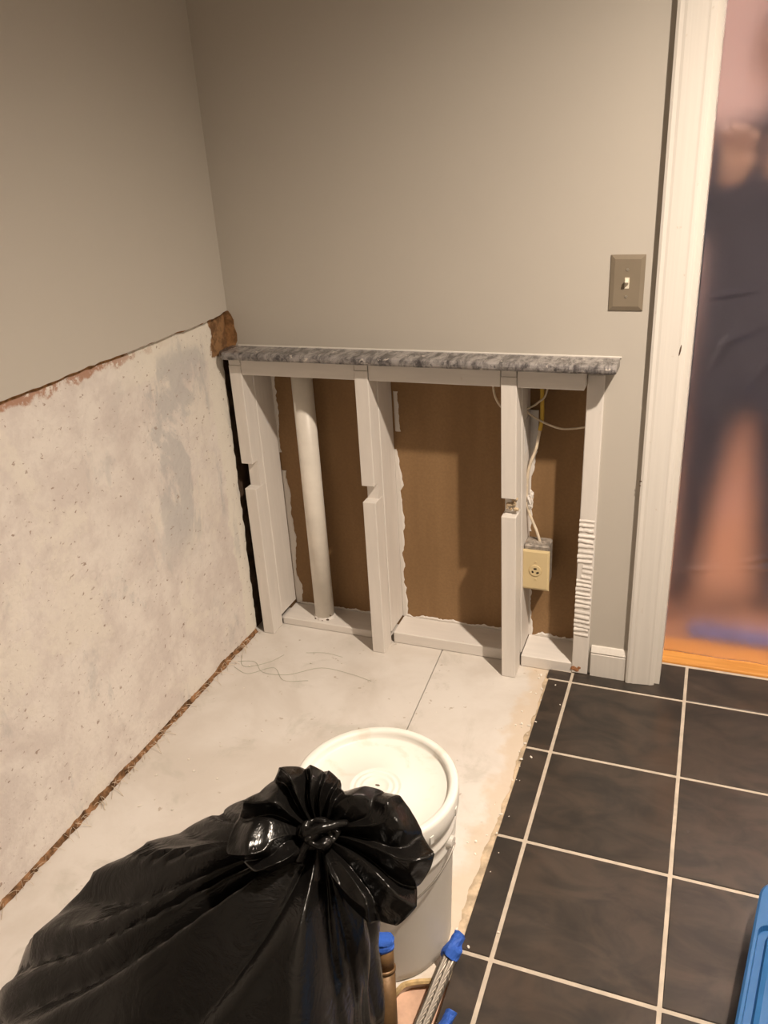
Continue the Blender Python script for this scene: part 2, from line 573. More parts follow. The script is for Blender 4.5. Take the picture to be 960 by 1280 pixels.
# ragged brown lip along the foot of the wall, then fibres
bm = NB()
prev = None
N2 = 260
for i in range(N2 + 1):
    y = -2.2 + (0.0 + 2.2) * i / N2
    hz = 0.007 + 0.010 * max(-0.3, fbm(y * 8, 3.3)) + 0.005 * fbm(y * 70, 8.0)
    xo = 0.005 + 0.004 * fbm(y * 17, 6.1) + 0.004 * fbm(y * 90, 1.0)
    q = (bm.verts.new((XP - 0.001, y, ZF + hz + 0.008)), bm.verts.new((XP + xo * 0.6, y, ZF + hz * 0.6)), bm.verts.new((XP + xo + 0.003, y, ZF + 0.0005)))
    if prev:
        for k in range(2):
            bm.faces.new((prev[k], q[k], q[k + 1], prev[k + 1]))
    prev = q
o = obj('frayed_wood_edge', bm, mFRAY, wl)
o['kind'] = 'stuff'
bm = NB()
rnd = random.Random(3)
for i in range(90):
    y = rnd.uniform(-1.25, -0.02)
    l = rnd.uniform(0.012, 0.05) * (1.5 if rnd.random() < 0.12 else 1)
    a = rnd.uniform(-1.3, 1.3)
    p0 = Vector((XP + 0.004, y, ZF + rnd.uniform(0.003, 0.016)))
    p1 = p0 + Vector((abs(math.cos(a)) * l * 0.5, math.sin(a) * l * 0.5, rnd.uniform(-0.002, 0.010)))
    p2 = p0 + Vector((abs(math.cos(a)) * l * 0.8, math.sin(a) * l, 0))
    p2.z = ZF + 0.001
    tube(bm, [p0, p1, p2], rnd.uniform(0.0003, 0.0008), 3, 2)
o = obj('loose_fibres', bm, mFIBRE, wl)
o['kind'] = 'stuff'

# rest of the room
struct(obj('wall_right', B(XR, XR + 0.05, YB, YW + 0.0127, -0.01, ZC), mWALL))
struct(obj('wall_front', B(XL - 0.05, XR, YB - 0.05, YB, -0.02, ZC), mWALL))
struct(obj('ceiling', B(XL - 0.05, XR + 0.05, YB - 0.05, 0.19, ZC, ZC + 0.05), mCEIL))

# tiled floor: grout bed with one object per tile
T, G = 0.305, 0.0085
TX0 = -0.062
bm = NB()
prism(bm, [(TX0 + 0.001, YB), (XR, YB), (XR, YW), (0.232, YW), (0.232, 0.166), (0.99, 0.166), (0.99, YW + 0.001), (XR, YW + 0.001), (XR, YW + 0.012), (1.0, YW + 0.012), (1.0, 0.172), (0.222, 0.172), (0.222, YW + 0.012), (TX0 + 0.001, YW + 0.012)][:0] or
      [(TX0 + 0.0015, YB), (XR, YB), (XR, YW + 0.012), (1.02, YW + 0.012), (1.02, 0.178), (0.215, 0.178), (0.215, YW + 0.012), (TX0 + 0.0015, YW + 0.012)], -0.03, -0.0022)
fl = struct(obj('floor', bm, mGROUT))
cache = {}
def tile(x0, x1, y0, y1):
    key = (round(x1 - x0, 4), round(y1 - y0, 4))
    if key not in cache:
        o = obj('tile', B(-key[0] / 2, key[0] / 2, -key[1] / 2, key[1] / 2, -0.009, 0, bev=0.0012), mTILE, fl)
        cache[key] = o.data
    else:
        o = bpy.data.objects.new('tile', cache[key])
        link(o, fl)
    o.location = ((x0 + x1) / 2, (y0 + y1) / 2, rnd.uniform(-0.0004, 0.0004))
xs = [(TX0, -G / 2)] + [(i * T + G / 2, min(XR - 0.002, (i + 1) * T - G / 2)) for i in range(6)]
for (x0, x1) in xs:
    if x0 >= XR - 0.03:
        continue
    for j in range(10):
        y1 = -j * T - G / 2
        y0 = max(YB + 0.002, -(j + 1) * T + G / 2)
        if y1 - y0 > 0.02:
            tile(x0, x1, y0, y1)
# cut row against the wall and into the doorway
tile(TX0 - 0.006, -G / 2, G / 2, 0.045)
bm = NB()
prism(bm, [(G / 2, G / 2), (T - G / 2, G / 2), (T - G / 2, 0.160), (0.2165, 0.160), (0.2165, YW + 0.010), (G / 2, YW + 0.010)], -0.009, 0.0)
obj('tile', bm, mTILE, fl)
tile(T + G / 2, 2 * T - G / 2, G / 2, 0.160)
tile(2 * T + G / 2, 3 * T - G / 2, G / 2, 0.160)
tile(3 * T + G / 2, 1.018, G / 2, YW - 0.001)
tile(3 * T + G / 2 + 0.11, 4 * T - G / 2, G / 2, YW - 0.001)
tile(4 * T + G / 2, 5 * T - G / 2, G / 2, YW - 0.001)

# whitewashed subfloor: two boards with a seam, notch for the plumbing
bm = NB()
box(bm, XL - 0.05, TX0 + 0.001, YB, 0.19, -0.06, -0.045)
sf = struct(obj('subfloor', bm, mDARKWOOD))
SEAM0, SEAM1 = -0.3985, -0.345       # seam x at the plate and at the room's near end
def sx(y):
    return SEAM0 + (0.06 - y) * 0.051
pl = [(XL - 0.03, 0.185), (sx(0.185) - 0.0015, 0.185), (sx(YB) - 0.0015, YB), (XL - 0.03, YB)]
obj('floor_board', prism(NB(), pl, -0.044, ZF), mSUB, sf)
pr = [(sx(0.185) + 0.0015, 0.185), (TX0 - 0.004, 0.185), (TX0 - 0.001, -0.975), (-0.098, -0.982), (-0.132, -0.998), (-0.152, -1.02), (-0.165, -1.10), (-0.17, -1.30), (TX0 - 0.001, -1.31), (TX0 - 0.001, YB), (sx(YB) + 0.0015, YB)]
obj('floor_board', prism(NB(), pr, -0.044, ZF), mSUB, sf)
# yellowed cut edge of notch
bm = NB()
tube(bm, [(-0.096, -0.984, ZF - 0.004), (-0.131, -1.000, ZF - 0.004), (-0.150, -1.022, ZF - 0.004), (-0.163, -1.10, ZF - 0.004), (-0.168, -1.30, ZF - 0.004)], 0.0055, 6, 4)
obj('cut_edge', bm, mSUBEDGE, sf)
obj('bare_board', B(-0.185, TX0 + 0.0005, -1.32, -0.97, -0.046, -0.030), mHOLE, sf)
# tan adhesive left along the tiles
bm = NB()
prev = None
for i in range(141):
    y = 0.03 - 1.0 * i / 140
    wd = 0.009 + 0.013 * max(0, fbm(y * 6, 4.4) + 0.1) + 0.009 * fbm(y * 26, 7.7)
    wd = max(0.004, wd)
    q = (bm.verts.new((TX0 - wd, y, ZF + 0.0004)), bm.verts.new((TX0 - wd * 0.75, y, ZF + 0.0016)), bm.verts.new((TX0 + 0.0005, y, ZF + 0.003 + 0.001 * fbm(y * 50, 0))))
    if prev:
        for k in range(2):
            bm.faces.new((prev[k], q[k], q[k + 1], prev[k + 1]))
    prev = q
obj('adhesive_ridge', bm, mADH, sf)
# small crumbs of plaster by the tile edge and on the bottom plate
bm = NB()
for i in range(70):
    if i < 36:
        x_, y_, z_ = TX0 + rnd.gauss(-0.012, 0.018), rnd.uniform(-0.95, 0.02), ZF + 0.001
        if x_ > TX0 - 0.002:
            z_ = 0.0008
    else:
        x_, y_, z_ = rnd.uniform(-0.95, 0.04), rnd.uniform(-1.0, -0.06), ZF + 0.001
        if x_ > TX0:
            z_ = 0.0008
    s = rnd.uniform(0.0010, 0.0035)
    m = Matrix.Translation((x_, y_, z_ + s * 0.3)) @ Matrix.Rotation(rnd.uniform(0, 6), 4, 'Z') @ Matrix.Diagonal((s * rnd.uniform(1, 2.2), s, s * 0.6, 1))
    bmesh.ops.create_icosphere(bm, subdivisions=1, radius=1.0, matrix=m)
o = obj('plaster_crumbs', bm, mCRUMB)
o['kind'] = 'stuff'
tag(o, 'scattered small white plaster crumbs on the floor', 'debris')

# baseboard right of the framing
bm = NB()
prof = [(YW, 0.0), (YW - 0.012, 0.0), (YW - 0.012, 0.072), (YW - 0.0105, 0.074), (YW - 0.0125, 0.079), (YW - 0.009, 0.086), (YW - 0.004, 0.095), (YW, 0.096)]
x0, x1 = 0.047, 0.146
a = [bm.verts.new((x0, y, z)) for y, z in prof]
b = [bm.verts.new((x1, y, z)) for y, z in prof]
for i in range(len(prof)):
    bm.faces.new((a[i], a[(i + 1) % len(prof)], b[(i + 1) % len(prof)], b[i]))
bm.faces.new(a)
bm.faces.new(b)
struct(obj('baseboard_back', bm, mTRIM))

# door casing (profile swept up), jamb, head
def casing(xa, xb, flip):
    bm = NB()
    wdt = xb - xa
    pr_ = [(0.0, 0.0), (0.0, 0.019), (0.006, 0.021), (0.014, 0.019), (0.020, 0.0195), (0.030, 0.018), (0.050, 0.0155), (0.060, 0.0142), (0.0645, 0.0143), (0.070, 0.013), (wdt, 0.010), (wdt, 0.0)]
    pts = [(xa + u if not flip else xb - u, YW - 0.0002 - d) for u, d in pr_]
    rings = []
    for z in (0.001, 0.4, 0.8, 1.2, 1.6, DZ + 0.07):
        rings.append([bm.verts.new((x, y, z)) for x, y in pts])
    for r0, r1 in zip(rings, rings[1:]):
        for i in range(len(pts)):
            bm.faces.new((r0[i], r0[(i + 1) % len(pts)], r1[(i + 1) % len(pts)], r1[i]))
    bm.faces.new(rings[0])
    bm.faces.new(rings[-1])
    return bm
cs = struct(obj('trim_1', casing(0.146, 0.222, False), mTRIM))
# small gouge in casing
bm = NB()
m = Matrix.Translation((0.2105, YW - 0.0136, 0.943)) @ Matrix.Rotation(0.12, 4, 'Y') @ Matrix.Diagonal((0.0022, 0.0016, 0.016, 1))
bmesh.ops.create_icosphere(bm, subdivisions=2, radius=1.0, matrix=m)
obj('gouge', bm, mDARKWOOD, cs)
bm = NB()
for (x_, z_, s) in ((0.1465, 0.612, 0.004), (0.1455, 0.600, 0.003), (0.152, 0.616, 0.002)):
    m = Matrix.Translation((x_, YW - 0.019, z_)) @ Matrix.Diagonal((s, 0.002, s * 0.5, 1))
    bmesh.ops.create_icosphere(bm, subdivisions=1, radius=1.0, matrix=m)
obj('chipped_paint', bm, mDARKWOOD, cs)
struct(obj('trim_2', casing(DX1 + 0.010, DX1 + 0.086, True), mTRIM))
struct(obj('trim_3', B(0.146, DX1 + 0.086, YW - 0.018, YW - 0.0002, DZ + 0.0702, DZ + 0.14, bev=0.003), mTRIM))
bm = NB()
box(bm, DX0 - 0.012, DX0 + 0.004, YW, 0.24, 0.0, DZ)
box(bm, DX1 - 0.004, DX1 + 0.012, YW, 0.24, 0.0, DZ)
box(bm, DX0 + 0.004, DX1 - 0.004, YW, 0.24, DZ - 0.018, DZ)
struct(obj('trim_4', bm, mTRIM))
# oak threshold
bm = NB()
box(bm, 0.222, 1.01, 0.172, 0.30, -0.012, 0.006, bev=0.004, seg=2)
struct(obj('trim_5', bm, mOAK))

# hall beyond the doorway
mOAK2 = M_plain('reddish_hall_floorboards', (0.40, 0.205, 0.115), 0.5, 0.35, 0.25, 6)
struct(obj('floor_hall', B(-1.2, 3.0, 0.30, 4.2, -0.03, -0.002), mOAK2))
bm = NB()
box(bm, -1.2, 3.0, 4.2, 4.25, -0.03, 2.44)
struct(obj('wall_hall', bm, mHALLW))
struct(obj('wall_hall_left', B(-1.25, -1.2, 0.19, 4.2, -0.03, 2.44), mHALLW))
struct(obj('wall_hall_right', B(3.0, 3.05, 0.19, 4.2, -0.03, 2.44), mHALLW))
struct(obj('ceiling_hall', B(-1.2, 3.0, 0.19, 4.25, 2.44, 2.49), mCEIL))
struct(obj('wall_hall_near', B(1.02, 3.0, 0.17, 0.185, -0.03, 2.44), mHALLW))

# plastic sheet hung in the doorway
bm = NB()
nx, nz = 150, 330
SX0, SX1, SZ0, SZ1 = 0.2345, 0.9975, 0.010, 2.005
g = []
for j in range(nz + 1):
    z = SZ0 + (SZ1 - SZ0) * j / nz
    row = []
    for i in range(nx + 1):
        u = i / nx
        x = SX0 + (SX1 - SX0) * u
        e = min(1, min(u, 1 - u) / 0.08) * min(1, (SZ1 - z) / 0.1)
        y = 0.222 + e * (0.010 * fbm(x * 3.5, z * 1.6, 1.0, 3) + 0.0035 * fbm(x * 9 + z * 3, z * 4, 3.0, 2))
        # soft creases
        for (cx, cz, ax, az, wd, am) in ((0.46, 0.345, 1, 0.42, 0.007, 0.009), (0.46, 0.315, 1, 0.22, 0.006, 0.007), (0.30, 1.04, 1, 0.18, 0.005, 0.006), (0.30, 0.90, 0.4, 1, 0.009, 0.008), (0.32, 0.93, 1, 0.5, 0.008, 0.006), (0.40, 0.86, 0.6, 1, 0.008, 0.007), (0.30, 0.29, 1, 0.15, 0.008, 0.007)):
            L_ = math.hypot(ax, az)
            dd = ((x - cx) * -az + (z - cz) * ax) / L_
            ll = ((x - cx) * ax + (z - cz) * az) / L_
            y -= e * am * math.exp(-(dd / wd) ** 2) * math.exp(-(ll / 0.05) ** 2)
        row.append(bm.verts.new((x, y, z)))
    g.append(row)
for j in range(nz):
    for i in range(nx):
        bm.faces.new((g[j][i], g[j][i + 1], g[j + 1][i + 1], g[j + 1][i]))
ps = obj('plastic_sheet', bm, mFILM, smooth=True)
md = ps.modifiers.new('thick', 'SOLIDIFY')
md.thickness = 0.0008
tag(ps, 'cloudy plastic dust sheet hung across the doorway', 'plastic sheet')

# ------------------------------------------------------------------ stud framing in the cut-out
fr_ = empty('stud_framing', (-0.47, 0.06, 0))
tag(fr_, 'white painted stud framing with notches under the grey stone ledge', 'framing')
FO = Vector((0.47, -0.06, 0))
def fpart(name, bm, mat, parent=None, smooth=False):
    p = fr_ if parent is None else parent
    o = obj(name, bm, mat, p, smooth)
    if parent is None:
        o.location = FO
    return o
def notched(x0, x1, yf0, yf1, z0, z1, n0, n1, lean=0.0, leany=0.0, dep=0.03):
    """furring strip with a saw notch between n0 and n1"""
    bm = NB()
    box(bm, x0, x1, yf0, yf1, n1, z1, bev=0.0015)
    box(bm, x0, x1, yf0, yf1, z0, n0, bev=0.0015)
    box(bm, x0 + 0.004, x1 - 0.001, yf0 + dep, yf1, n0 - 0.002, n1 + 0.002)
    for v in bm.verts:
        k = (z1 - v.co.z) / (z1 - z0)
        v.co.x += lean * k
        v.co.y += leany * k
    return bm
STUDS = [(-0.983, -0.945, 0.000, 0.500, 0.580, -0.002, 0.0), (-0.600, -0.561, 0.000, 0.496, 0.545, -0.002, -0.004), (-0.203, -0.163, 0.000, 0.497, 0.549, 0.008, -0.016)]
for (x0, x1, yf, n0, n1, lean, leany) in STUDS:
    st_ = B(x0 + 0.002, x1 + 0.002, 0.060, 0.1632, 0.031, 0.872, bev=0.002)
    for v in st_.verts:
        v.co.x += lean * (0.872 - v.co.z) / 0.872
    so = fpart('stud', st_, mPRIMED)
    fpart('furring_strip', notched(x0, x1, yf, 0.0605, ZF + 0.0005, 0.876, n0, n1, lean, leany), mPRIMED, so)
# torn wood inside the third notch
bm = NB()
for i in range(9):
    m = Matrix.Translation((-0.197 + rnd.uniform(-0.012, 0.016) + 0.02, 0.012 + rnd.uniform(-0.003, 0.01), 0.535 + rnd.uniform(-0.03, 0.012))) @ Matrix.Diagonal((rnd.uniform(0.004, 0.011), 0.006, rnd.uniform(0.003, 0.009), 1))
    bmesh.ops.create_icosphere(bm, subdivisions=1, radius=1.0, matrix=m)
fpart('torn_wood', bm, M_plain('torn_wood', (0.55, 0.43, 0.29), 0.9, 0.1, 0.4, 90))
# right-hand stud with trowelled adhesive
st_ = B(0.003, 0.044, 0.045, 0.163, 0.001, 0.878, bev=0.002)
for v in st_.verts:
    v.co.x -= 0.008 * (0.878 - v.co.z) / 0.878 * (0.6 if v.co.x > 0.02 else 1)
s4 = fpart('stud', st_, mPRIMED)
bm = NB()
z = 0.128
while z < 0.484:
    hgt = rnd.uniform(0.010, 0.016)
    k = (0.878 - z) / 0.878
    xa, xb = 0.003 - 0.008 * k - rnd.uniform(-0.001, 0.001), 0.043 - 0.005 * k + rnd.uniform(-0.004, 0.001)
    slope = rnd.uniform(-0.004, 0.001)
    dep = rnd.uniform(0.0028, 0.0048)
    if 0.31 < z < 0.35:
        xa += rnd.uniform(0.004, 0.018)
    ns = 7
    prev = None
    for i in range(ns + 1):
        u = i / ns
        x = xa + (xb - xa) * u
        zz = z + slope * u + 0.001 * fbm(x * 200, z * 50)
        d2 = dep * (0.7 + 0.3 * fbm(x * 120, z * 90 + 3))
        q = (bm.verts.new((x, 0.0452, zz)), bm.verts.new((x, 0.0452 - d2, zz + hgt * 0.35)), bm.verts.new((x, 0.0452 - d2 * 0.8, zz + hgt * 0.6)), bm.verts.new((x, 0.0452, zz + hgt * 0.9)))
        if prev:
            for k2 in range(3):
                bm.faces.new((prev[k2], q[k2], q[k2 + 1], prev[k2 + 1]))
        else:
            bm.faces.new(q)
        prev = q
    bm.faces.new(prev)
    z += hgt * rnd.uniform(1.0, 1.25)
ar = fpart('adhesive_ridges', bm, mPRIMED, s4)
ar['label'] = 'ridged trowelled white adhesive'
ar['kind'] = 'stuff'
bm = NB()
for (dx, dz, s) in ((0.004, 0.012, 0.010), (0.012, 0.008, 0.009), (0.019, 0.016, 0.006)):
    m = Matrix.Translation((dx - 0.003, 0.0452, 0.004 + dz)) @ Matrix.Diagonal((s, 0.0015, s * 0.9, 1))
    bmesh.ops.create_icosphere(bm, subdivisions=1, radius=1.0, matrix=m)
fpart('chipped_wood', bm, M_plain('chipped_orange_wood', (0.42, 0.20, 0.10), 0.9, 0.1, 0.4, 90), s4)
# top boards between the strips
for (x0, x1) in ((-0.945, -0.601), (-0.560, -0.2045), (-0.162, 0.0015)):
    fpart('top_board', B(x0, x1, 0.003, 0.055, 0.849, 0.893, bev=0.001), mPRIMEDH)
fpart('top_plate', B(-0.985, 0.045, 0.056, 0.160, 0.8775, 0.8965, bev=0.001), mPRIMEDH)
for (x0, x1, yf, n0, n1, lean, leany) in STUDS:
    fpart('shim', B(x0 + 0.001, x1 - 0.001, 0.002, 0.055, 0.8765, 0.8965), mPRIMEDH)
fpart('shim', B(0.006, 0.042, 0.047, 0.055, 0.8785, 0.8965), mPRIMEDH)
# bottom plate in three bays
for (x0, x1, zt, yf) in ((-0.948, -0.602, 0.018, 0.066), (-0.557, -0.196, 0.030, 0.062), (-0.153, -0.004, 0.030, 0.048)):
    bmz = B(x0, x1, yf, 0.163, ZF + 0.0005, zt, bev=0.002)
    fpart('bottom_plate', bmz, mPRIMEDH)
# brown hardboard at the back of the bays
bp_ = fpart('back_panel', B(-1.02, 0.07, 0.1635, 0.168, ZF + 0.001, 0.905), mBROWN)
bp_['label'] = 'bare brown hardboard'
# white paint / caulk smears running up beside the studs and along the plate
def smear(path, widths, yy=0.1632, d=0.0018):
    bm = NB()
    prev = None
    for (x, z), (wl_, wr_) in zip(path, widths):
        q = [bm.verts.new((x - wl_, yy, z)), bm.verts.new((x - wl_ * 0.5, yy - d, z)), bm.verts.new((x + wr_ * 0.6, yy - d, z)), bm.verts.new((x + wr_, yy, z))]
        if prev:
            for k in range(3):
                bm.faces.new((prev[k], prev[k + 1], q[k + 1], q[k]))
        prev = q
    return bm
def vsmear(x, z0, z1, base, amp, seed, n=60):
    P, Wd = [], []
    for i in range(n + 1):
        z = z0 + (z1 - z0) * i / n
        P.append((x, z))
        Wd.append((0.009, max(0.0006, base * 0.55 + amp * 1.1 * fbm(z * 9, seed) + amp * 0.3 * fbm(z * 50, seed + 4))))
    return smear(P, Wd)
def hsmear(x0, x1, zb, base, amp, seed, n=60):
    bm = NB()
    prev = None
    for i in range(n + 1):
        x = x0 + (x1 - x0) * i / n
        h = max(0.001, base + amp * fbm(x * 16, seed) + amp * 0.6 * fbm(x * 60, seed + 2))
        q = [bm.verts.new((x, 0.1625, zb - 0.003)), bm.verts.new((x, 0.1605, zb + h * 0.6)), bm.verts.new((x, 0.1633, zb + h))]
        if prev:
            for k in range(2):
                bm.faces.new((prev[k], prev[k + 1], q[k + 1], q[k]))
        prev = q
    return bm
for bmz in (vsmear(-0.935, 0.02, 0.50, 0.018, 0.012, 1.0), vsmear(-0.945, 0.56, 0.82, 0.020, 0.014, 2.0), vsmear(-0.554, 0.03, 0.60, 0.016, 0.016, 3.0), vsmear(-0.545, 0.655, 0.775, 0.010, 0.008, 4.0), vsmear(-0.153, 0.03, 0.24, 0.010, 0.010, 5.0), vsmear(-0.155, 0.38, 0.72, 0.007, 0.012, 6.0),
            hsmear(-0.93, -0.60, 0.018, 0.007, 0.007, 1.0), hsmear(-0.55, -0.20, 0.030, 0.008, 0.010, 2.0), hsmear(-0.15, -0.005, 0.030, 0.008, 0.010, 3.0)):
    fpart('paint_smear', bmz, mPRIMED, None)

# ------------------------------------------------------------------ stone ledge
bm = NB()
nX, nY = 150, 8
LZ0, LZ1 = 0.897, 0.9185
rows = []
prof = [(0.0575, LZ0), (-0.020, LZ0), (-0.0275, LZ0 + 0.0015), (-0.0315, LZ0 + 0.007), (-0.0320, LZ0 + 0.013), (-0.0300, LZ1 - 0.003), (-0.0255, LZ1 - 0.0006), (-0.018, LZ1), (0.0575, LZ1)]
LX0, LX1 = -0.9985, 0.076
for i in range(nX + 1):
    u = i / nX
    x = LX0 + (LX1 - LX0) * u
    r = []
    for k, (y, z) in enumerate(prof):
        yy, zz, xx = y, z, x
        if 2 <= k <= 6:
            yy += 0.0016 * fbm(x * 40, k * 0.7) + 0.0010 * fbm(x * 120, k)
            zz += 0.0007 * fbm(x * 70, k * 1.9)
        if y < 0.05:                       # eased corners
            e = min(x - LX0, LX1 - x)
            if e < 0.018:
                yy += (0.018 - e) * (0.9 if u < 0.5 else 0.45) * (1 if y < 0.0 else 0)
        r.append(bm.verts.new((xx, yy, zz)))
    rows.append(r)
for a, b in zip(rows, rows[1:]):
    for k in range(len(prof)):
        bm.faces.new((a[k], a[(k + 1) % len(prof)], b[(k + 1) % len(prof)], b[k]))
bm.faces.new(rows[0])
bm.faces.new(rows[-1])
lg = obj('stone_ledge', bm, mGRANITE)
tag(lg, 'grey veined granite ledge on top of the open stud framing', 'ledge')
# caulk line where ledge meets the wall
struct(obj('trim_6', B(LX0 + 0.02, LX1 + 0.004, YW - 0.003, YW, LZ1 - 0.001, LZ1 + 0.0035, bev=0.001), mTRIM))

# ------------------------------------------------------------------ pipe in first bay
pp = empty('drain_pipe', (-0.815, 0.112, 0.018))
tag(pp, 'white painted vertical pipe in the left bay between two studs', 'pipe')
bm = NB()
lathe(bm, [(0.0, 0.0), (0.031, 0.0), (0.031, 0.855), (0.0, 0.855)], 40)
obj('pipe', bm, mPVC, pp, True).data.polygons.foreach_set('use_smooth', [abs(p.normal.z) < 0.5 for p in pp.children[0].data.polygons])
bm = NB()
pr_ = []
for i in range(41):
    a = 2 * PI * i / 40
    pr_.append((0.034 + 0.003 * fbm(math.cos(a) * 3, math.sin(a) * 3)) )
rg = [[bm.verts.new((rr * s * math.cos(2 * PI * i / 40), rr * s * math.sin(2 * PI * i / 40), zz)) for i, rr in enumerate(pr_[:40])] for s, zz in ((0.9, 0.009), (1.0, 0.004), (1.06, 0.0004))]
for a, b in zip(rg, rg[1:]):
    for k in range(40):
        bm.faces.new((a[k], a[(k + 1) % 40], b[(k + 1) % 40], b[k]))
obj('caulk_ring', bm, mPRIMED, pp)
bm = NB()
for (a, s, zz) in ((-0.9, 0.006, 0.004), (-0.6, 0.004, 0.016), (-2.2, 0.004, 0.002), (-1.4, 0.003, 0.002)):
    m = Matrix.Translation((0.035 * math.cos(a), 0.035 * math.sin(a), zz)) @ Matrix.Diagonal((s, s * 0.7, s * 0.5, 1))
    bmesh.ops.create_icosphere(bm, subdivisions=1, radius=1.0, matrix=m)
obj('chipped_caulk', bm, mDARKWOOD, pp)['kind'] = 'stuff'

# ------------------------------------------------------------------ cables
c = obj('electrical_cable', tube(NB(), [(-0.123, 0.130, 0.870), (-0.123, 0.128, 0.80), (-0.121, 0.125, 0.735), (-0.126, 0.124, 0.70)], 0.0055, 8, 6), mYEL, smooth=True)
tag(c, 'yellow electrical cable hanging down at top of the right bay', 'cable')
c = obj('electrical_cable', tube(NB(), [(-0.126, 0.124, 0.700), (-0.134, 0.12, 0.65), (-0.150, 0.118, 0.60), (-0.157, 0.12, 0.555), (-0.157, 0.12, 0.50), (-0.150, 0.118, 0.46), (-0.125, 0.115, 0.40), (-0.108, 0.108, 0.345)], 0.0042, 8, 6), mWIRE, smooth=True)
tag(c, 'pale curved electrical cable running down into the outlet box', 'cable')
c = obj('electrical_cable', tube(NB(), [(-0.163, 0.122, 0.752), (-0.150, 0.120, 0.742), (-0.115, 0.118, 0.724), (-0.072, 0.116, 0.711), (-0.035, 0.116, 0.713), (0.000, 0.118, 0.720)], 0.0028, 8, 6), mWIRE, smooth=True)
tag(c, 'thin white cable sagging across the right bay between studs', 'cable')
c = obj('electrical_cable', tube(NB(), [(-0.163, 0.120, 0.758), (-0.148, 0.119, 0.765), (-0.131, 0.117, 0.778), (-0.112, 0.128, 0.800), (-0.108, 0.14, 0.87)], 0.0026, 8, 6), mWIRE, smooth=True)
tag(c, 'short white cable slanting up behind the yellow cable', 'cable')
c = obj('electrical_cable', tube(NB(), [(-0.253, 0.122, 0.870), (-0.252, 0.120, 0.815), (-0.245, 0.118, 0.785), (-0.230, 0.12, 0.760), (-0.206, 0.122, 0.752)], 0.0030, 8, 6), mWIRE, smooth=True)
tag(c, 'white cable end at top of the middle bay left of third stud', 'cable')
bm = NB()
box(bm, -0.1595, -0.1585, 0.086, 0.148, 0.640, 0.735)
box(bm, -0.1585, -0.136, 0.1565, 0.1575, 0.635, 0.745)
for v in bm.verts:
    v.co.y += 0.004 * fbm(v.co.z * 30, v.co.x * 40)
o = obj('torn_paper_scrap', bm, mPAPERINS)
tag(o, 'torn white paper scrap beside the cables in the right bay', 'paper')
# clump of white foam on the cable
bm = NB()
bmesh.ops.create_icosphere(bm, subdivisions=4, radius=1.0)
for v in bm.verts:
    k = 1 + 0.55 * fbm(v.co.x * 1.6, v.co.y * 1.6, v.co.z * 2.6, 4)
    v.co = Vector((-0.146 + v.co.x * 0.008 * k, 0.119 + v.co.y * 0.008 * k, 0.497 + v.co.z * 0.030 * (0.8 + 0.2 * k)))
o = obj('foam_clump', bm, mPRIMED)
tag(o, 'lump of white filler stuck on the cable above the outlet', 'filler')

# ------------------------------------------------------------------ outlet
ot = empty('power_outlet', (-0.121, 0.080, 0.3015))
tag(ot, 'ivory wall outlet with round socket hung between the right studs', 'outlet')
def plate(bm, wd, hg, th, inset):
    a = [(-wd, 0.0, -hg), (wd, 0.0, -hg), (wd, 0.0, hg), (-wd, 0.0, hg)]
    b = [(-wd, -th * 0.45, -hg), (wd, -th * 0.45, -hg), (wd, -th * 0.45, hg), (-wd, -th * 0.45, hg)]
    c = [(-wd + inset, -th, -hg + inset), (wd - inset, -th, -hg + inset), (wd - inset, -th, hg - inset), (-wd + inset, -th, hg - inset)]
    R = [[bm.verts.new(p) for p in q] for q in (a, b, c)]
    for r0, r1 in zip(R, R[1:]):
        for k in range(4):
            bm.faces.new((r0[k], r0[(k + 1) % 4], r1[(k + 1) % 4], r1[k]))
    bm.faces.new(R[0])
    bm.faces.new(R[-1])
    return bm
obj('cover_plate', plate(NB(), 0.039, 0.0625, 0.005, 0.006), mIVORY, ot)
def disc_y(bm, r, y0, y1, n=32, cx=0.0, cz=0.0, r1=None):
    r1 = r if r1 is None else r1
    a = [bm.verts.new((cx + r * math.cos(2 * PI * k / n), y0, cz + r * math.sin(2 * PI * k / n))) for k in range(n)]
    b = [bm.verts.new((cx + r1 * math.cos(2 * PI * k / n), y1, cz + r1 * math.sin(2 * PI * k / n))) for k in range(n)]
    for k in range(n):
        bm.faces.new((a[k], a[(k + 1) % n], b[(k + 1) % n], b[k]))
    bm.faces.new(b)
    return bm
obj('socket_ring', disc_y(NB(), 0.0195, -0.0048, -0.0054), mIVORYD, ot)
fc = obj('socket_face', disc_y(NB(), 0.0175, -0.0053, -0.0072, r1=0.0165), mIVORY, ot)
for (cx, cz, sx_, sz_, ro) in ((0.000, 0.006, 0.0042, 0.0026, -0.15), (-0.0068, -0.004, 0.0024, 0.0034, -0.3), (0.0072, -0.0055, 0.0038, 0.0026, -0.5)):
    bmz = B(-sx_, sx_, -0.0076, -0.0070, -sz_, sz_)
    bmesh.ops.rotate(bmz, verts=bmz.verts, cent=(0, 0, 0), matrix=Matrix.Rotation(ro, 3, 'Y'))
    bmesh.ops.translate(bmz, verts=bmz.verts, vec=(cx, 0, cz))
    obj('slot', bmz, mSLOT, fc)
for cz in (0.0265, -0.0285):
    obj('screw', disc_y(NB(), 0.003, -0.0048, -0.0060, 12, 0.001, cz), mIVORYD, ot)
bx_ = obj('electrical_box', B(-0.0345, 0.036, 0.0005, 0.058, -0.052, 0.076, bev=0.004), mBOX, ot)
bm = NB()
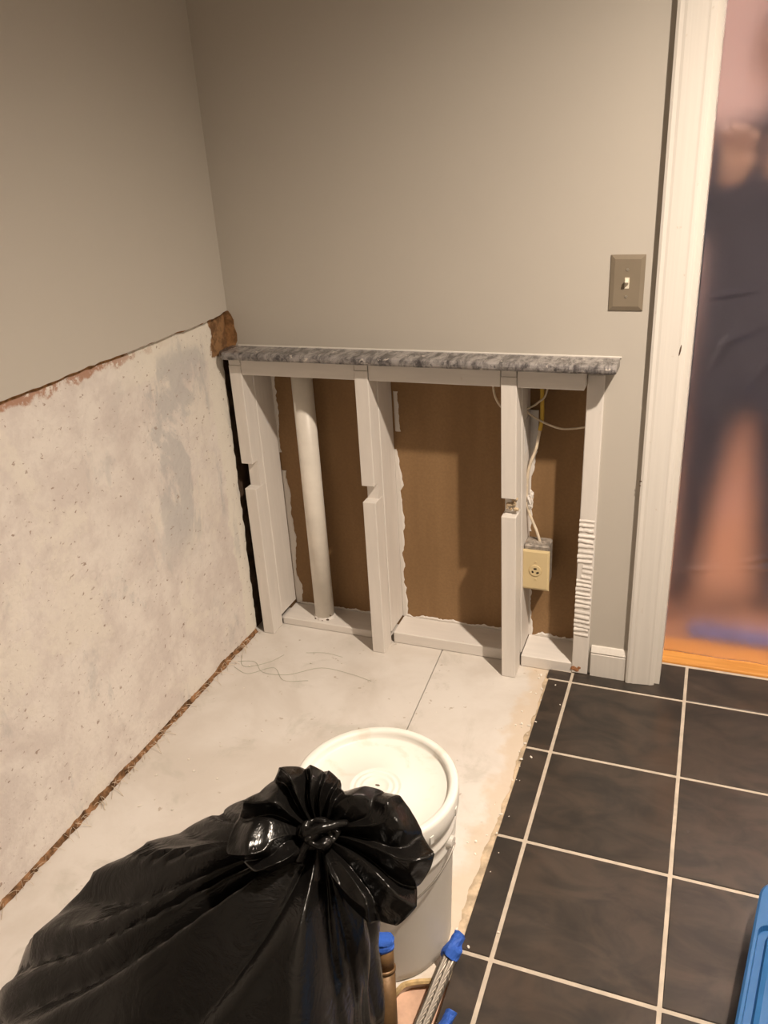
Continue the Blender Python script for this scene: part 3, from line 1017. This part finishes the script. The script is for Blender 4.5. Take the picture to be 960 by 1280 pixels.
for i in range(14):
    m = Matrix.Translation((-0.030 + 0.0048 * i, 0.004 + rnd.uniform(0, 0.02), 0.073 + rnd.uniform(0, 0.004))) @ Matrix.Diagonal((0.004, 0.004, rnd.uniform(0.003, 0.006), 1))
    bmesh.ops.create_icosphere(bm, subdivisions=1, radius=1.0, matrix=m)
obj('mortar_crust', bm, mBOX, bx_)

# ------------------------------------------------------------------ light switch
sw = empty('light_switch', (0.0808, YW, 1.095))
tag(sw, 'taupe toggle light switch plate on wall beside the door casing', 'light switch')
obj('cover_plate', plate(NB(), 0.0385, 0.0630, 0.006, 0.0095), mTAUPE, sw)
tg = obj('toggle_frame', B(-0.0052, 0.0052, -0.0068, -0.0055, -0.0125, 0.0125, bev=0.0004), mTOGGLE, sw)
bmz = B(-0.0040, 0.0040, -0.0200, -0.0055, -0.0045, 0.0045, bev=0.0012)
bmesh.ops.rotate(bmz, verts=bmz.verts, cent=(0, -0.004, 0), matrix=Matrix.Rotation(-0.45, 3, 'X'))
obj('toggle', bmz, mTOGGLE, tg)
for cz in (0.0305, -0.0305):
    obj('screw', disc_y(NB(), 0.0032, -0.0058, -0.0070, 14, 0, cz), mSCREW, sw)

# ------------------------------------------------------------------ white pail
BK = Vector((-0.2195, -0.898, ZF + 0.0005))
bk_ = empty('plastic_pail', BK, (0, 0, 0))
tag(bk_, 'white lidded plastic pail standing behind the black bag', 'bucket')
H = 0.366
prof = [(0.0, 0.0), (0.126, 0.0), (0.130, 0.004), (0.1305, 0.02), (0.1395, 0.255), (0.1415, 0.262), (0.1445, 0.264), (0.1450, 0.270), (0.1425, 0.273), (0.1425, 0.292), (0.1465, 0.295), (0.1468, 0.301), (0.1430, 0.304), (0.1430, 0.318), (0.1470, 0.320), (0.1470, 0.326), (0.1435, 0.329), (0.1440, 0.350)]
obj('pail_body', lathe(NB(), prof, 72), mPAIL, bk_, True)
lp = [(0.1462, 0.333), (0.1500, 0.331), (0.1518, 0.334), (0.1524, 0.350), (0.1520, 0.365), (0.1505, 0.3705), (0.1470, 0.3725), (0.1400, 0.3725), (0.1365, 0.3710), (0.1345, 0.366), (0.1335, 0.3585), (0.1300, 0.3560)]
for k, r in enumerate((0.0470, 0.0360, 0.0250)):
    lp += [(r + 0.0040, 0.3555), (r + 0.0015, 0.3572), (r - 0.0015, 0.3572), (r - 0.0040, 0.3555)]
lp += [(0.012, 0.3555), (0.006, 0.3563), (0.0, 0.3563)]
ld = obj('lid', lathe(NB(), lp, 96), mLID, bk_, True)
bm = NB()
for i in range(48):                     # pull tabs round the lid skirt
    a = 2 * PI * i / 48
    if i % 4 == 0:
        m = Matrix.Rotation(a, 4, 'Z') @ Matrix.Translation((0.1524, 0, 0.342)) @ Matrix.Diagonal((0.0012, 0.004, 0.008, 1))
        bmesh.ops.create_cube(bm, size=2.0, matrix=m)
obj('skirt_tab', bm, mLID, ld)['kind'] = 'stuff'
m = Matrix.Translation((0.002, 0.004, 0.3563)) @ Matrix.Diagonal((0.0055, 0.0028, 0.0006, 1))
bm = NB()
bmesh.ops.create_icosphere(bm, subdivisions=1, radius=1.0, matrix=m)
obj('dirt_mark', bm, mDARKWOOD, ld)
EA = math.radians(-6)                   # direction of the handle ears
ex = Vector((math.cos(EA), math.sin(EA), 0))
ey = Vector((-math.sin(EA), math.cos(EA), 0))
for s in (1, -1):
    bm = NB()
    m = Matrix.Translation(ex * s * 0.146 + Vector((0, 0, 0.283))) @ Matrix.Rotation(EA, 4, 'Z') @ Matrix.Rotation(PI / 2, 4, 'Y')
    bmesh.ops.create_cone(bm, cap_ends=True, segments=16, radius1=0.013, radius2=0.010, depth=0.012, matrix=m)
    obj('handle_ear', bm, mPAIL, bk_)
pts = []
for i in range(25):
    a = PI * i / 24
    q = ex * math.cos(a) * 0.155 - ey * math.sin(a) * 0.158 * 0.985
    drop = math.sin(a) * 0.085
    pts.append(q + Vector((0, 0, 0.283 - drop)))
hd = obj('wire_handle', tube(NB(), pts, 0.0019, 8, 2), mSTEEL, bk_, True)
obj('handle_grip', tube(NB(), pts[10:15], 0.0085, 10, 3), mGRIP, hd, True)

# ------------------------------------------------------------------ black garbage bag
K = Vector((-0.178, -1.195, 0.535))
bg = empty('garbage_bag', (-0.36, -1.40, ZF))
tag(bg, 'full black plastic garbage bag knotted at the top in the foreground', 'garbage bag')
BO = -Vector(bg.location)
TH = [(0, .052, .42, .05), (40, .062, .44, .05), (75, .078, .46, .05), (100, .092, .475, .05), (125, .125, .488, .1), (150, .157, .486, .1), (165, .190, .468, .15), (177, .260, .442, .25), (183, .320, .422, .4), (188.5, .395, .392, .6), (194, .440, .335, .9), (202, .470, .30, 1), (225, .48, .31, 1), (255, .44, .335, 1), (280, .27, .345, .5), (300, .118, .355, .15), (318, .074, .36, .05), (335, .058, .38, .05)]
def th_lookup(d, k):
    d %= 360
    n = len(TH)
    for i in range(n):
        a0 = TH[i][0]
        a1 = TH[(i + 1) % n][0] + (360 if i == n - 1 else 0)
        if a0 <= d <= a1:
            u = (d - a0) / (a1 - a0)
            u = u * u * (3 - 2 * u)
            return TH[i][k] * (1 - u) + TH[(i + 1) % n][k] * u
    return TH[0][k]
rb = random.Random(11)
PLE = sorted(rb.uniform(0, 360) for _ in range(12))
def tri_pleat(d):
    """sharp unequal ridges around the knot, -1..1"""
    best = 0.0
    for i, p in enumerate(PLE):
        q = PLE[(i + 1) % len(PLE)] + (360 if i == len(PLE) - 1 else 0)
        dd = d if d >= PLE[0] else d + 360
        if p <= dd <= q:
            u = (dd - p) / (q - p)
            s = 0.35 + 0.3 * ((i * 7) % 3)
            return (1 - abs(2 * u - 1) * 2) * -1 if u is None else ((abs(2 * u - 1) ** 0.8) * 2 - 1)
    return best
bm = NB()
NA, NR = 264, 96
rings = []
for j in range(NR + 1):
    s = j / NR
    ring = []
    for i in range(NA):
        d = 360 * i / NA
        R_, Z_ = th_lookup(d, 1), th_lookup(d, 2)
        a = math.radians(d)
        ca, sa = math.cos(a), math.sin(a)
        if s < 0.55:
            u = s / 0.55
            r = 0.012 + (R_ - 0.012) * u ** 1.05
            z = K.z - (K.z - Z_) * (0.55 * u + 0.45 * u ** 2.2) - 0.016 * math.sin(PI * u) * (1 - u)
        else:
            u = (s - 0.55) / 0.45
            bul = 0.055 * math.sin(PI * min(1, u * 1.05)) * th_lookup(d, 3)
            flare = 0.10 * th_lookup(d, 3) * u ** 1.1
            r = R_ + bul + flare
            if u > 0.86:
                r -= 0.05 * ((u - 0.86) / 0.14) ** 2
            z = Z_ * (1 - u) + 0.001 * u - 0.0 * u
            # round the shoulder
            z -= 0.0
        # pleats
        pu = s / 0.55
        amp = 0.016 * math.exp(-((pu - 0.35) / 0.40) ** 2) + 0.020 * min(1, pu) * (1 if s < 0.9 else (1 - s) * 10)
        amp *= 0.5 + 0.5 * min(1, R_ / 0.25)
        amp *= 1 - 0.7 * max(0, min(1, (d - 105) / 20, (196 - d) / 10)) * min(1, pu * 1.6)
        amp *= 1 - 0.6 * max(0, min(1, (s - 0.5) / 0.3))
        pz = tri_pleat(d + 9 * math.sin(s * 5 + d * 0.02)) * amp
        # broad crinkled facets
        px, py = r * ca, r * sa
        fz = 0.020 * min(1, pu) * fbm(px * 5 + 3, py * 5, z * 5, 2)
        rg_ = 1 - abs(fbm(px * 7, py * 7 + 8, z * 6, 2))
        fz += 0.008 * (rg_ - 0.6) * min(1, pu)
        k = min(1, max(0, (s - 0.35) / 0.3))
        z2 = z + (pz + fz) * (1 - k)
        r2 = r + (pz + fz) * k
        if j == NR:
            z2 = 0.0
        v = Vector((K.x + r2 * ca, K.y + r2 * sa, max(ZF + 0.0008, z2)))
        ring.append(bm.verts.new(v))
    rings.append(ring)
for a, b in zip(rings, rings[1:]):
    for k in range(NA):
        bm.faces.new((a[k], a[(k + 1) % NA], b[(k + 1) % NA], b[k]))
bm.faces.new(rings[0])
bm.faces.new(rings[-1])
bb = obj('bag_body', bm, mBAG, bg, True, loc=BO)

# gathered top flaring out of the knot
n_ = Vector((0.33, -0.60, 0.73)).normalized()
e1 = Vector((0.90, 0.42, 0.0))
e1 = (e1 - n_ * e1.dot(n_)).normalized()
e2 = n_.cross(e1)
LEN = [(-75, 60), (-62, 110), (-52, 136), (-38, 136), (-22, 134), (-4, 127), (6, 114), (20, 100), (35, 80), (50, 60), (57, 56), (63, 66), (86, 72), (104, 80), (118, 84), (142, 84), (165, 100), (185, 104), (205, 80), (222, 46)]
def len_lookup(f):
    for (a0, l0), (a1, l1) in zip(LEN, LEN[1:]):
        if a0 <= f <= a1:
            return l0 + (l1 - l0) * (f - a0) / (a1 - a0)
    return 40
FOLD = [-75, -60, -54, -36, -28, -12, -5, 12, 19, 33, 50, 57, 64, 78, 84, 97, 103, 122, 130, 151, 160, 182, 189, 205, 222]
FAMP = [rb.uniform(0.35, 1.25) for _ in FOLD]
def fold(f):
    for i, (a0, a1) in enumerate(zip(FOLD, FOLD[1:])):
        if a0 <= f <= a1:
            u = (f - a0) / (a1 - a0)
            k0, k1 = (-FAMP[i], FAMP[i + 1]) if i % 2 == 0 else (FAMP[i], -FAMP[i + 1])
            u = u ** 0.7 if i % 3 else u
            return k0 + (k1 - k0) * u
    return 0
bm = NB()
NF, NU = 300, 44
KT = K + n_ * 0.012
grid = []
for j in range(NU + 1):
    u = 1.28 * j / NU
    row = []
    for i in range(NF + 1):
        f = -75 + 297 * i / NF
        L_ = len_lookup(f) * 0.00119
        tw = 26 * math.sin(u * 3.2 + f * 0.045) + 14 * fbm(f * 0.02, u * 1.5, 7.0, 2)
        fo = fold(max(-75, min(222, f + tw * (u * (1.2 - u)))))
        if u <= 1:
            rad = 0.008 + (L_ - 0.008) * (u ** 0.9)
            hgt = 0.034 * math.sin(min(1, u * 1.15) * PI * 0.62) + 0.012 * u - 0.05 * max(0, u - 0.72) ** 1.5 * 3
        else:
            v_ = (u - 1) / 0.28
            rad = L_ * (1 - 0.20 * v_)
            hgt = 0.034 * math.sin(PI * 0.62) + 0.012 - 0.05 * 0.28 ** 1.5 * 3 - 0.075 * v_
        am = (0.004 + 0.019 * min(1, u)) * (1 if u < 1 else max(0.2, 1 - (u - 1) * 2))
        hgt += fo * am + 0.010 * min(1, u) * fbm(math.cos(math.radians(f)) * rad * 30, math.sin(math.radians(f)) * rad * 30, 2.0, 2)
        rad *= 1 + 0.03 * fo * min(1, u)
        p = KT + (e1 * math.cos(math.radians(f)) + e2 * math.sin(math.radians(f))) * rad + n_ * hgt
        row.append(bm.verts.new(p))
    grid.append(row)
for a, b in zip(grid, grid[1:]):
    for i in range(NF):
        bm.faces.new((a[i], a[i + 1], b[i + 1], b[i]))
gt = obj('gathered_top', bm, mBAG, bg, True, loc=BO)
gt.modifiers.new('thick', 'SOLIDIFY').thickness = 0.0012
# knot: a twisted band round the neck with two short ends tucked over it
bm = NB()
for q in range(3):
    pts = []
    for i in range(25):
        a = 2 * PI * i / 24
        rr = 0.0165 + 0.004 * math.sin(2 * a + q * 2.1)
        pts.append(KT + n_ * (0.016 + 0.007 * q + 0.006 * math.sin(a + q * 2)) + (e1 * math.cos(a) * 1.25 + e2 * math.sin(a) * 0.8) * rr)
    tube(bm, pts, lambda u: 0.0058 + 0.0018 * math.sin(u * 31 + q), 8, 3)
tube(bm, [KT + n_ * 0.030 + e1 * -0.02, KT + n_ * 0.040 + e2 * 0.004, KT + n_ * 0.036 + e1 * 0.022 + e2 * 0.008, KT + n_ * 0.026 + e1 * 0.040 + e2 * 0.010], lambda u: 0.008 - 0.003 * u, 8, 5)
tube(bm, [KT + n_ * 0.026 + e1 * 0.012 + e2 * 0.006, KT + n_ * 0.038 + e1 * -0.004, KT + n_ * 0.030 + e1 * -0.020 - e2 * 0.016, KT + n_ * 0.018 + e1 * -0.030 - e2 * 0.034], lambda u: 0.0075 - 0.003 * u, 8, 5)
for v in bm.verts:
    v.co += n_ * 0.0035 * fbm(v.co.x * 90, v.co.y * 90, v.co.z * 90, 2)
obj('knot', bm, mBAG, bg, True, loc=BO)

# ------------------------------------------------------------------ plumbing stubs
dp = empty('drain_stub', (-0.122, -1.146, -0.030))
tag(dp, 'tarnished brass drain tube with blue taped end beside the pail', 'pipe')
top = Vector((-0.025, 0.070, 0.216))
bm = NB()
tube(bm, [(0, 0, 0), top * 0.78], 0.0185, 28, 0)
obj('lower_tube', bm, mBRASS, dp, True)
bm = NB()
tube(bm, [top * 0.775, top * 0.79, top * 0.80], 0.0198, 28, 0)
obj('collar', bm, mBRASS, dp, True)
bm = NB()
tube(bm, [top * 0.80, top * 0.98], 0.0175, 28, 0)
obj('upper_tube', bm, mBRASS, dp, True)
bm = NB()
tube(bm, [top * 0.955, top * 0.98, top * 1.0, top * 1.02], lambda u: 0.0192 + 0.001 * math.sin(u * 9) - 0.003 * max(0, u - 0.7), 18, 2)
for v in bm.verts:
    v.co += Vector((1, 0.6, 0.8)) * 0.003 * fbm(v.co.x * 90, v.co.y * 90, v.co.z * 90, 2)
obj('tape_wrap', bm, mTAPE, dp)

def hose(name, pts, r, label, tape_len=0.035, strands=1):
    root = empty(name, pts[0])
    tag(root, label, 'hose')
    O = Vector(pts[0])
    P = [Vector(p) - O for p in pts]
    for s in range(strands):
        off = Vector((0.011 * s, 0.004 * s, -0.002 * s))
        obj('braided_hose', tube(NB(), [p + off for p in P], r, 14, 8), mBRAID, root, True)
    d = (P[-1] - P[-2]).normalized()
    a = P[-1] - d * tape_len * 0.35 + Vector((0.005, 0.002, 0)) * (strands - 1)
    bm = NB()
    tube(bm, [a, a + d * tape_len * 0.4, a + d * tape_len * 0.8, a + d * tape_len * 1.15], lambda u: (r * (1.35 + 0.35 * (strands - 1))) * (1.0 + 0.18 * math.sin(u * 7)) * (1 if u < 0.85 else 0.8), 16, 3)
    for v in bm.verts:
        v.co += Vector((1, 0.7, 0.9)) * 0.005 * fbm(v.co.x * 70, v.co.y * 70, v.co.z * 70 + 3, 2)
    obj('tape_wrap', bm, mTAPE, root)
    return root
hose('supply_hose', [(-0.105, -1.190, -0.016), (-0.0965, -1.12, -0.012), (-0.087, -1.05, 0.002), (-0.079, -0.985, 0.018), (-0.0725, -0.945, 0.030)], 0.0085,
     'braided steel supply hose with blue taped end lying by the tiles', 0.042, 2)
hose('supply_hose', [(-0.060, -1.240, 0.012), (-0.048, -1.18, 0.016), (-0.042, -1.13, 0.022), (-0.038, -1.095, 0.030)], 0.0085,
     'second supply hose whose blue taped tip shows at bottom edge', 0.040, 1)

# ------------------------------------------------------------------ blue tote at right edge
tt = empty('storage_tote', (0.632, -0.928, 0.0), (0, 0, math.radians(-9)))
tag(tt, 'blue plastic storage tote with lid at the lower right edge', 'storage tote')
bm = NB()
def rrect(wx, wy, r, n=6):
    out_ = []
    for (sx_, sy_, a0) in ((1, 1, 0), (-1, 1, 90), (-1, -1, 180), (1, -1, 270)):
        for k in range(n + 1):
            a = math.radians(a0 + 90 * k / n)
            out_.append((sx_ * (wx - r) + r * math.cos(a), sy_ * (wy - r) + r * math.sin(a)))
    return out_
def loft(bm, secs):
    R = [[bm.verts.new((x, y, z)) for x, y in pts] for pts, z in secs]
    for a, b in zip(R, R[1:]):
        for k in range(len(a)):
            bm.faces.new((a[k], a[(k + 1) % len(a)], b[(k + 1) % len(b)], b[k]))
    bm.faces.new(R[0])
    bm.faces.new(R[-1])
    return bm
WX, WY = 0.205, 0.265
obj('tub', loft(NB(), [(rrect(WX - 0.022, WY - 0.022, 0.03), 0.001), (rrect(WX - 0.012, WY - 0.012, 0.035), 0.068), (rrect(WX - 0.004, WY - 0.004, 0.035), 0.070), (rrect(WX - 0.004, WY - 0.004, 0.035), 0.078)]), mBLUE, tt)
def rr2(x0, x1, y0, y1, r):
    return [(x + (x0 + x1) / 2, y + (y0 + y1) / 2) for x, y in rrect((x1 - x0) / 2, (y1 - y0) / 2, r)]
tl = obj('lid', loft(NB(), [(rrect(WX, WY, 0.05), 0.074), (rrect(WX, WY, 0.05), 0.084), (rrect(WX - 0.004, WY - 0.004, 0.047), 0.089), (rr2(-WX + 0.009, WX - 0.009, -WY + 0.10, WY - 0.118, 0.022), 0.089), (rr2(-WX + 0.012, WX - 0.012, -WY + 0.105, WY - 0.124, 0.020), 0.068), (rr2(-WX + 0.020, WX - 0.020, -WY + 0.11, WY - 0.130, 0.018), 0.068), (rr2(-WX + 0.026, WX - 0.026, -WY + 0.115, WY - 0.132, 0.016), 0.092), (rr2(-WX + 0.034, WX - 0.034, -WY + 0.125, WY - 0.140, 0.012), 0.095)]), mBLUE, tt)

# ------------------------------------------------------------------ threads on the floor
for q, (pts, lab) in enumerate((
        ([(-0.985, -0.17, 0), (-0.93, -0.16, 0), (-0.88, -0.20, 0), (-0.80, -0.19, 0), (-0.72, -0.13, 0), (-0.62, -0.135, 0), (-0.55, -0.15, 0)], 'long green grey thread curling across the white floor'),
        ([(-0.98, -0.20, 0), (-0.92, -0.22, 0), (-0.86, -0.17, 0), (-0.80, -0.22, 0), (-0.73, -0.20, 0)], 'loose looped grey thread by the foot of left wall'),
        ([(-0.80, -0.07, 0), (-0.74, -0.055, 0), (-0.68, -0.06, 0)], 'short grey thread lying before the first bay'),
        ([(-0.99, -0.14, 0), (-0.95, -0.19, 0), (-0.89, -0.15, 0), (-0.86, -0.10, 0)], 'small tangled thread near the corner stud'))):
    P = [Vector((p[0], p[1], ZF + 0.0012 + 0.001 * (k % 2))) for k, p in enumerate(pts)]
    o = obj('thread', tube(NB(), P, 0.0005, 4, 8), mTHREAD)
    tag(o, lab, 'thread', 'threads on the floor')

# ------------------------------------------------------------------ ceiling light
cl = empty('ceiling_light', (LIGHT_POS[0], LIGHT_POS[1], ZC))
tag(cl, 'round recessed ceiling light with a white trim ring', 'ceiling light')
obj('trim_ring', lathe(NB(), [(0.072, -0.001), (0.074, -0.006), (0.095, -0.004), (0.098, 0.0), (0.072, 0.0)], 48), mTRIM, cl, True)
obj('lens', lathe(NB(), [(0.0, -0.003), (0.070, -0.003), (0.072, -0.0005)], 48), mLENS, cl)
L = bpy.data.lights.new('ceiling_lamp', 'SPOT')
L.energy = LIGHT_POWER
L.color = LIGHT_COL
L.spot_size = math.radians(146)
L.spot_blend = 1.0
L.shadow_soft_size = 0.035
lo_ = bpy.data.objects.new('ceiling_lamp', L)
link(lo_, cl)
lo_.location = (0, 0, LIGHT_POS[2] - ZC)

# added unseen lamp, placed to light the hall and the figure's front
hl = empty('hall_fill_light', (1.25, 0.85, 2.44))
tag(hl, 'added unseen round lamp that lights the hall beyond the doorway', 'ceiling light')
obj('shade', lathe(NB(), [(0.0, -0.09), (0.06, -0.085), (0.11, -0.06), (0.14, -0.015), (0.145, 0.0)], 40), mLENS, hl, True)  # glowing shade made up to go with the added lamp
L = bpy.data.lights.new('hall_fill_lamp', 'POINT')
L.energy = HALL_FILL_POWER
L.color = (1.0, 0.82, 0.72)
L.shadow_soft_size = 0.12
lo_ = bpy.data.objects.new('hall_fill_lamp', L)
link(lo_, hl)
lo_.location = (0, 0, -0.25)

rg_o = obj('floor_cloth', B(0.30, 1.25, 0.330, 0.400, -0.002, 0.010, bev=0.004), M_plain('blue_cloth', (0.13, 0.15, 0.34), 0.9, 0.1, 0.2, 20))
tag(rg_o, 'folded blue cloth strip on the hall floor behind the plastic sheet', 'cloth')

# ------------------------------------------------------------------ person beyond the sheet
pe = empty('person', (0.395, 0.60, -0.002))
tag(pe, 'person in dark clothing standing behind the cloudy plastic sheet', 'person')
def skin_mesh(name, V, E_, rad, mat, parent, sub=2, root=0):
    me = bpy.data.meshes.new(name)
    me.from_pydata(V, E_, [])
    o = bpy.data.objects.new(name, me)
    link(o, parent)
    sk = o.modifiers.new('skin', 'SKIN')
    sk.use_smooth_shade = True
    sv = me.skin_vertices[0].data
    for i, r in enumerate(rad):
        sv[i].radius = r if isinstance(r, tuple) else (r, r)
        sv[i].use_root = (i == root)
    ss = o.modifiers.new('sub', 'SUBSURF')
    ss.levels = ss.render_levels = sub
    me.materials.append(mat)
    return o
# front of the figure looks toward -y
V = [(0, 0, 0.86), (0, 0.01, 1.06), (0, 0.01, 1.26), (0, 0.01, 1.40), (0, 0.0, 1.47),          # 0-4 spine, neck
     (-0.09, 0, 0.70), (-0.112, -0.005, 0.42), (-0.13, 0.01, 0.09), (-0.14, -0.11, 0.045),        # 5-8 left leg
     (0.09, 0, 0.70), (0.112, -0.005, 0.42), (0.13, 0.01, 0.09), (0.14, -0.11, 0.045),            # 9-12 right leg
     (-0.17, 0.01, 1.36), (-0.235, -0.02, 1.12), (-0.125, -0.20, 1.28),                            # 13-15 left arm raised in front
     (0.17, 0.01, 1.36), (0.235, -0.02, 1.12), (0.02, -0.20, 1.27)]                                # 16-18 right arm
E_ = [(0, 1), (1, 2), (2, 3), (3, 4), (0, 5), (5, 6), (6, 7), (7, 8), (0, 9), (9, 10), (10, 11), (11, 12), (2, 13), (13, 14), (14, 15), (2, 16), (16, 17), (17, 18)]
rad = [(0.17, 0.115), (0.16, 0.105), (0.175, 0.11), (0.075, 0.07), (0.052, 0.052), 0.105, 0.074, 0.056, 0.038, 0.105, 0.074, 0.056, 0.038, 0.068, 0.050, 0.032, 0.068, 0.050, 0.032]
skin_mesh('clothed_body', V, E_, rad, mCLOTH, pe)
# head
bm = NB()
bmesh.ops.create_uvsphere(bm, u_segments=24, v_segments=18, radius=1.0)
for v in bm.verts:
    p = v.co.copy()
    wz = 1.0 if p.z > -0.1 else 1.0 - 0.28 * ((-0.1 - p.z) / 0.9) ** 1.2
    v.co = Vector((p.x * 0.075 * wz, p.y * 0.095 * (0.92 if p.y < 0 else 1) * wz - (0.012 if p.z < -0.4 else 0), p.z * 0.118))
    if abs(p.x) < 0.2 and p.y < -0.8 and -0.35 < p.z < 0.05:
        v.co.y -= 0.016
bmesh.ops.translate(bm, verts=bm.verts, vec=(0, -0.015, 1.575))
hd_ = obj('head', bm, mSKIN, pe, True)
for s in (-1, 1):
    bm = NB()
    bmesh.ops.create_icosphere(bm, subdivisions=2, radius=0.012, matrix=Matrix.Translation((s * 0.03, -0.097, 1.58)))
    obj('eye', bm, mEYE, hd_, True)
for s in (-1, 1):
    bm = NB()
    bmesh.ops.create_icosphere(bm, subdivisions=2, radius=1, matrix=Matrix.Translation((s * 0.077, -0.005, 1.57)) @ Matrix.Diagonal((0.008, 0.018, 0.030, 1)))
    obj('ear', bm, mSKIN, hd_, True)
bm = NB()
bmesh.ops.create_icosphere(bm, subdivisions=2, radius=1, matrix=Matrix.Translation((0, -0.095, 1.515)) @ Matrix.Diagonal((0.024, 0.008, 0.006, 1)))
obj('mouth', bm, M_plain('lips', (0.45, 0.20, 0.16), 0.5), hd_, True)
bm = NB()
bmesh.ops.create_uvsphere(bm, u_segments=24, v_segments=16, radius=1.0)
bmesh.ops.delete(bm, geom=[v for v in bm.verts if v.co.z < -0.25 or (v.co.y < -0.45 and v.co.z < 0.45)], context='VERTS')
for v in bm.verts:
    v.co = Vector((v.co.x * 0.081, v.co.y * 0.103 - 0.012, v.co.z * 0.124 + 1.58))
obj('hair', bm, mHAIR, hd_, True)
# hands with five fingers
for s, (hx, hy, hz) in ((-1, (-0.105, -0.235, 1.315)), (1, (0.0, -0.235, 1.305))):
    b0 = Vector((hx - (-0.125 if s < 0 else 0.02), 0, 0))
    w0 = Vector((-0.125 if s < 0 else 0.02, -0.20, 1.28 if s < 0 else 1.27))
    pm = Vector((hx, hy, hz)) + Vector((0, -0.005, 0.015))
    V = [tuple(w0), tuple((w0 + pm) / 2), tuple(pm)]
    E_ = [(0, 1), (1, 2)]
    R_ = [(0.026, 0.022), (0.034, 0.018), (0.040, 0.016)]
    for k, ln in enumerate((0.070, 0.078, 0.072, 0.056)):
        o_ = (k - 1.5) * 0.019
        b_ = pm + Vector((o_, -0.004, 0.02))
        c_ = b_ + Vector((o_ * 0.15, -0.022, ln * 0.5))
        d_ = c_ + Vector((0, -0.028, ln * 0.32))
        i0 = len(V)
        V += [tuple(b_), tuple(c_), tuple(d_)]
        E_ += [(2, i0), (i0, i0 + 1), (i0 + 1, i0 + 2)]
        R_ += [0.010, 0.009, 0.008]
    i0 = len(V)
    tb = (w0 + pm) / 2 + Vector((-s * 0.030, -0.01, 0.005))
    V += [tuple(tb), tuple(tb + Vector((-s * 0.018, -0.02, 0.03)))]
    E_ += [(1, i0), (i0, i0 + 1)]
    R_ += [0.012, 0.010]
    skin_mesh('hand', V, E_, R_, mSKIN, pe, 1, 0)
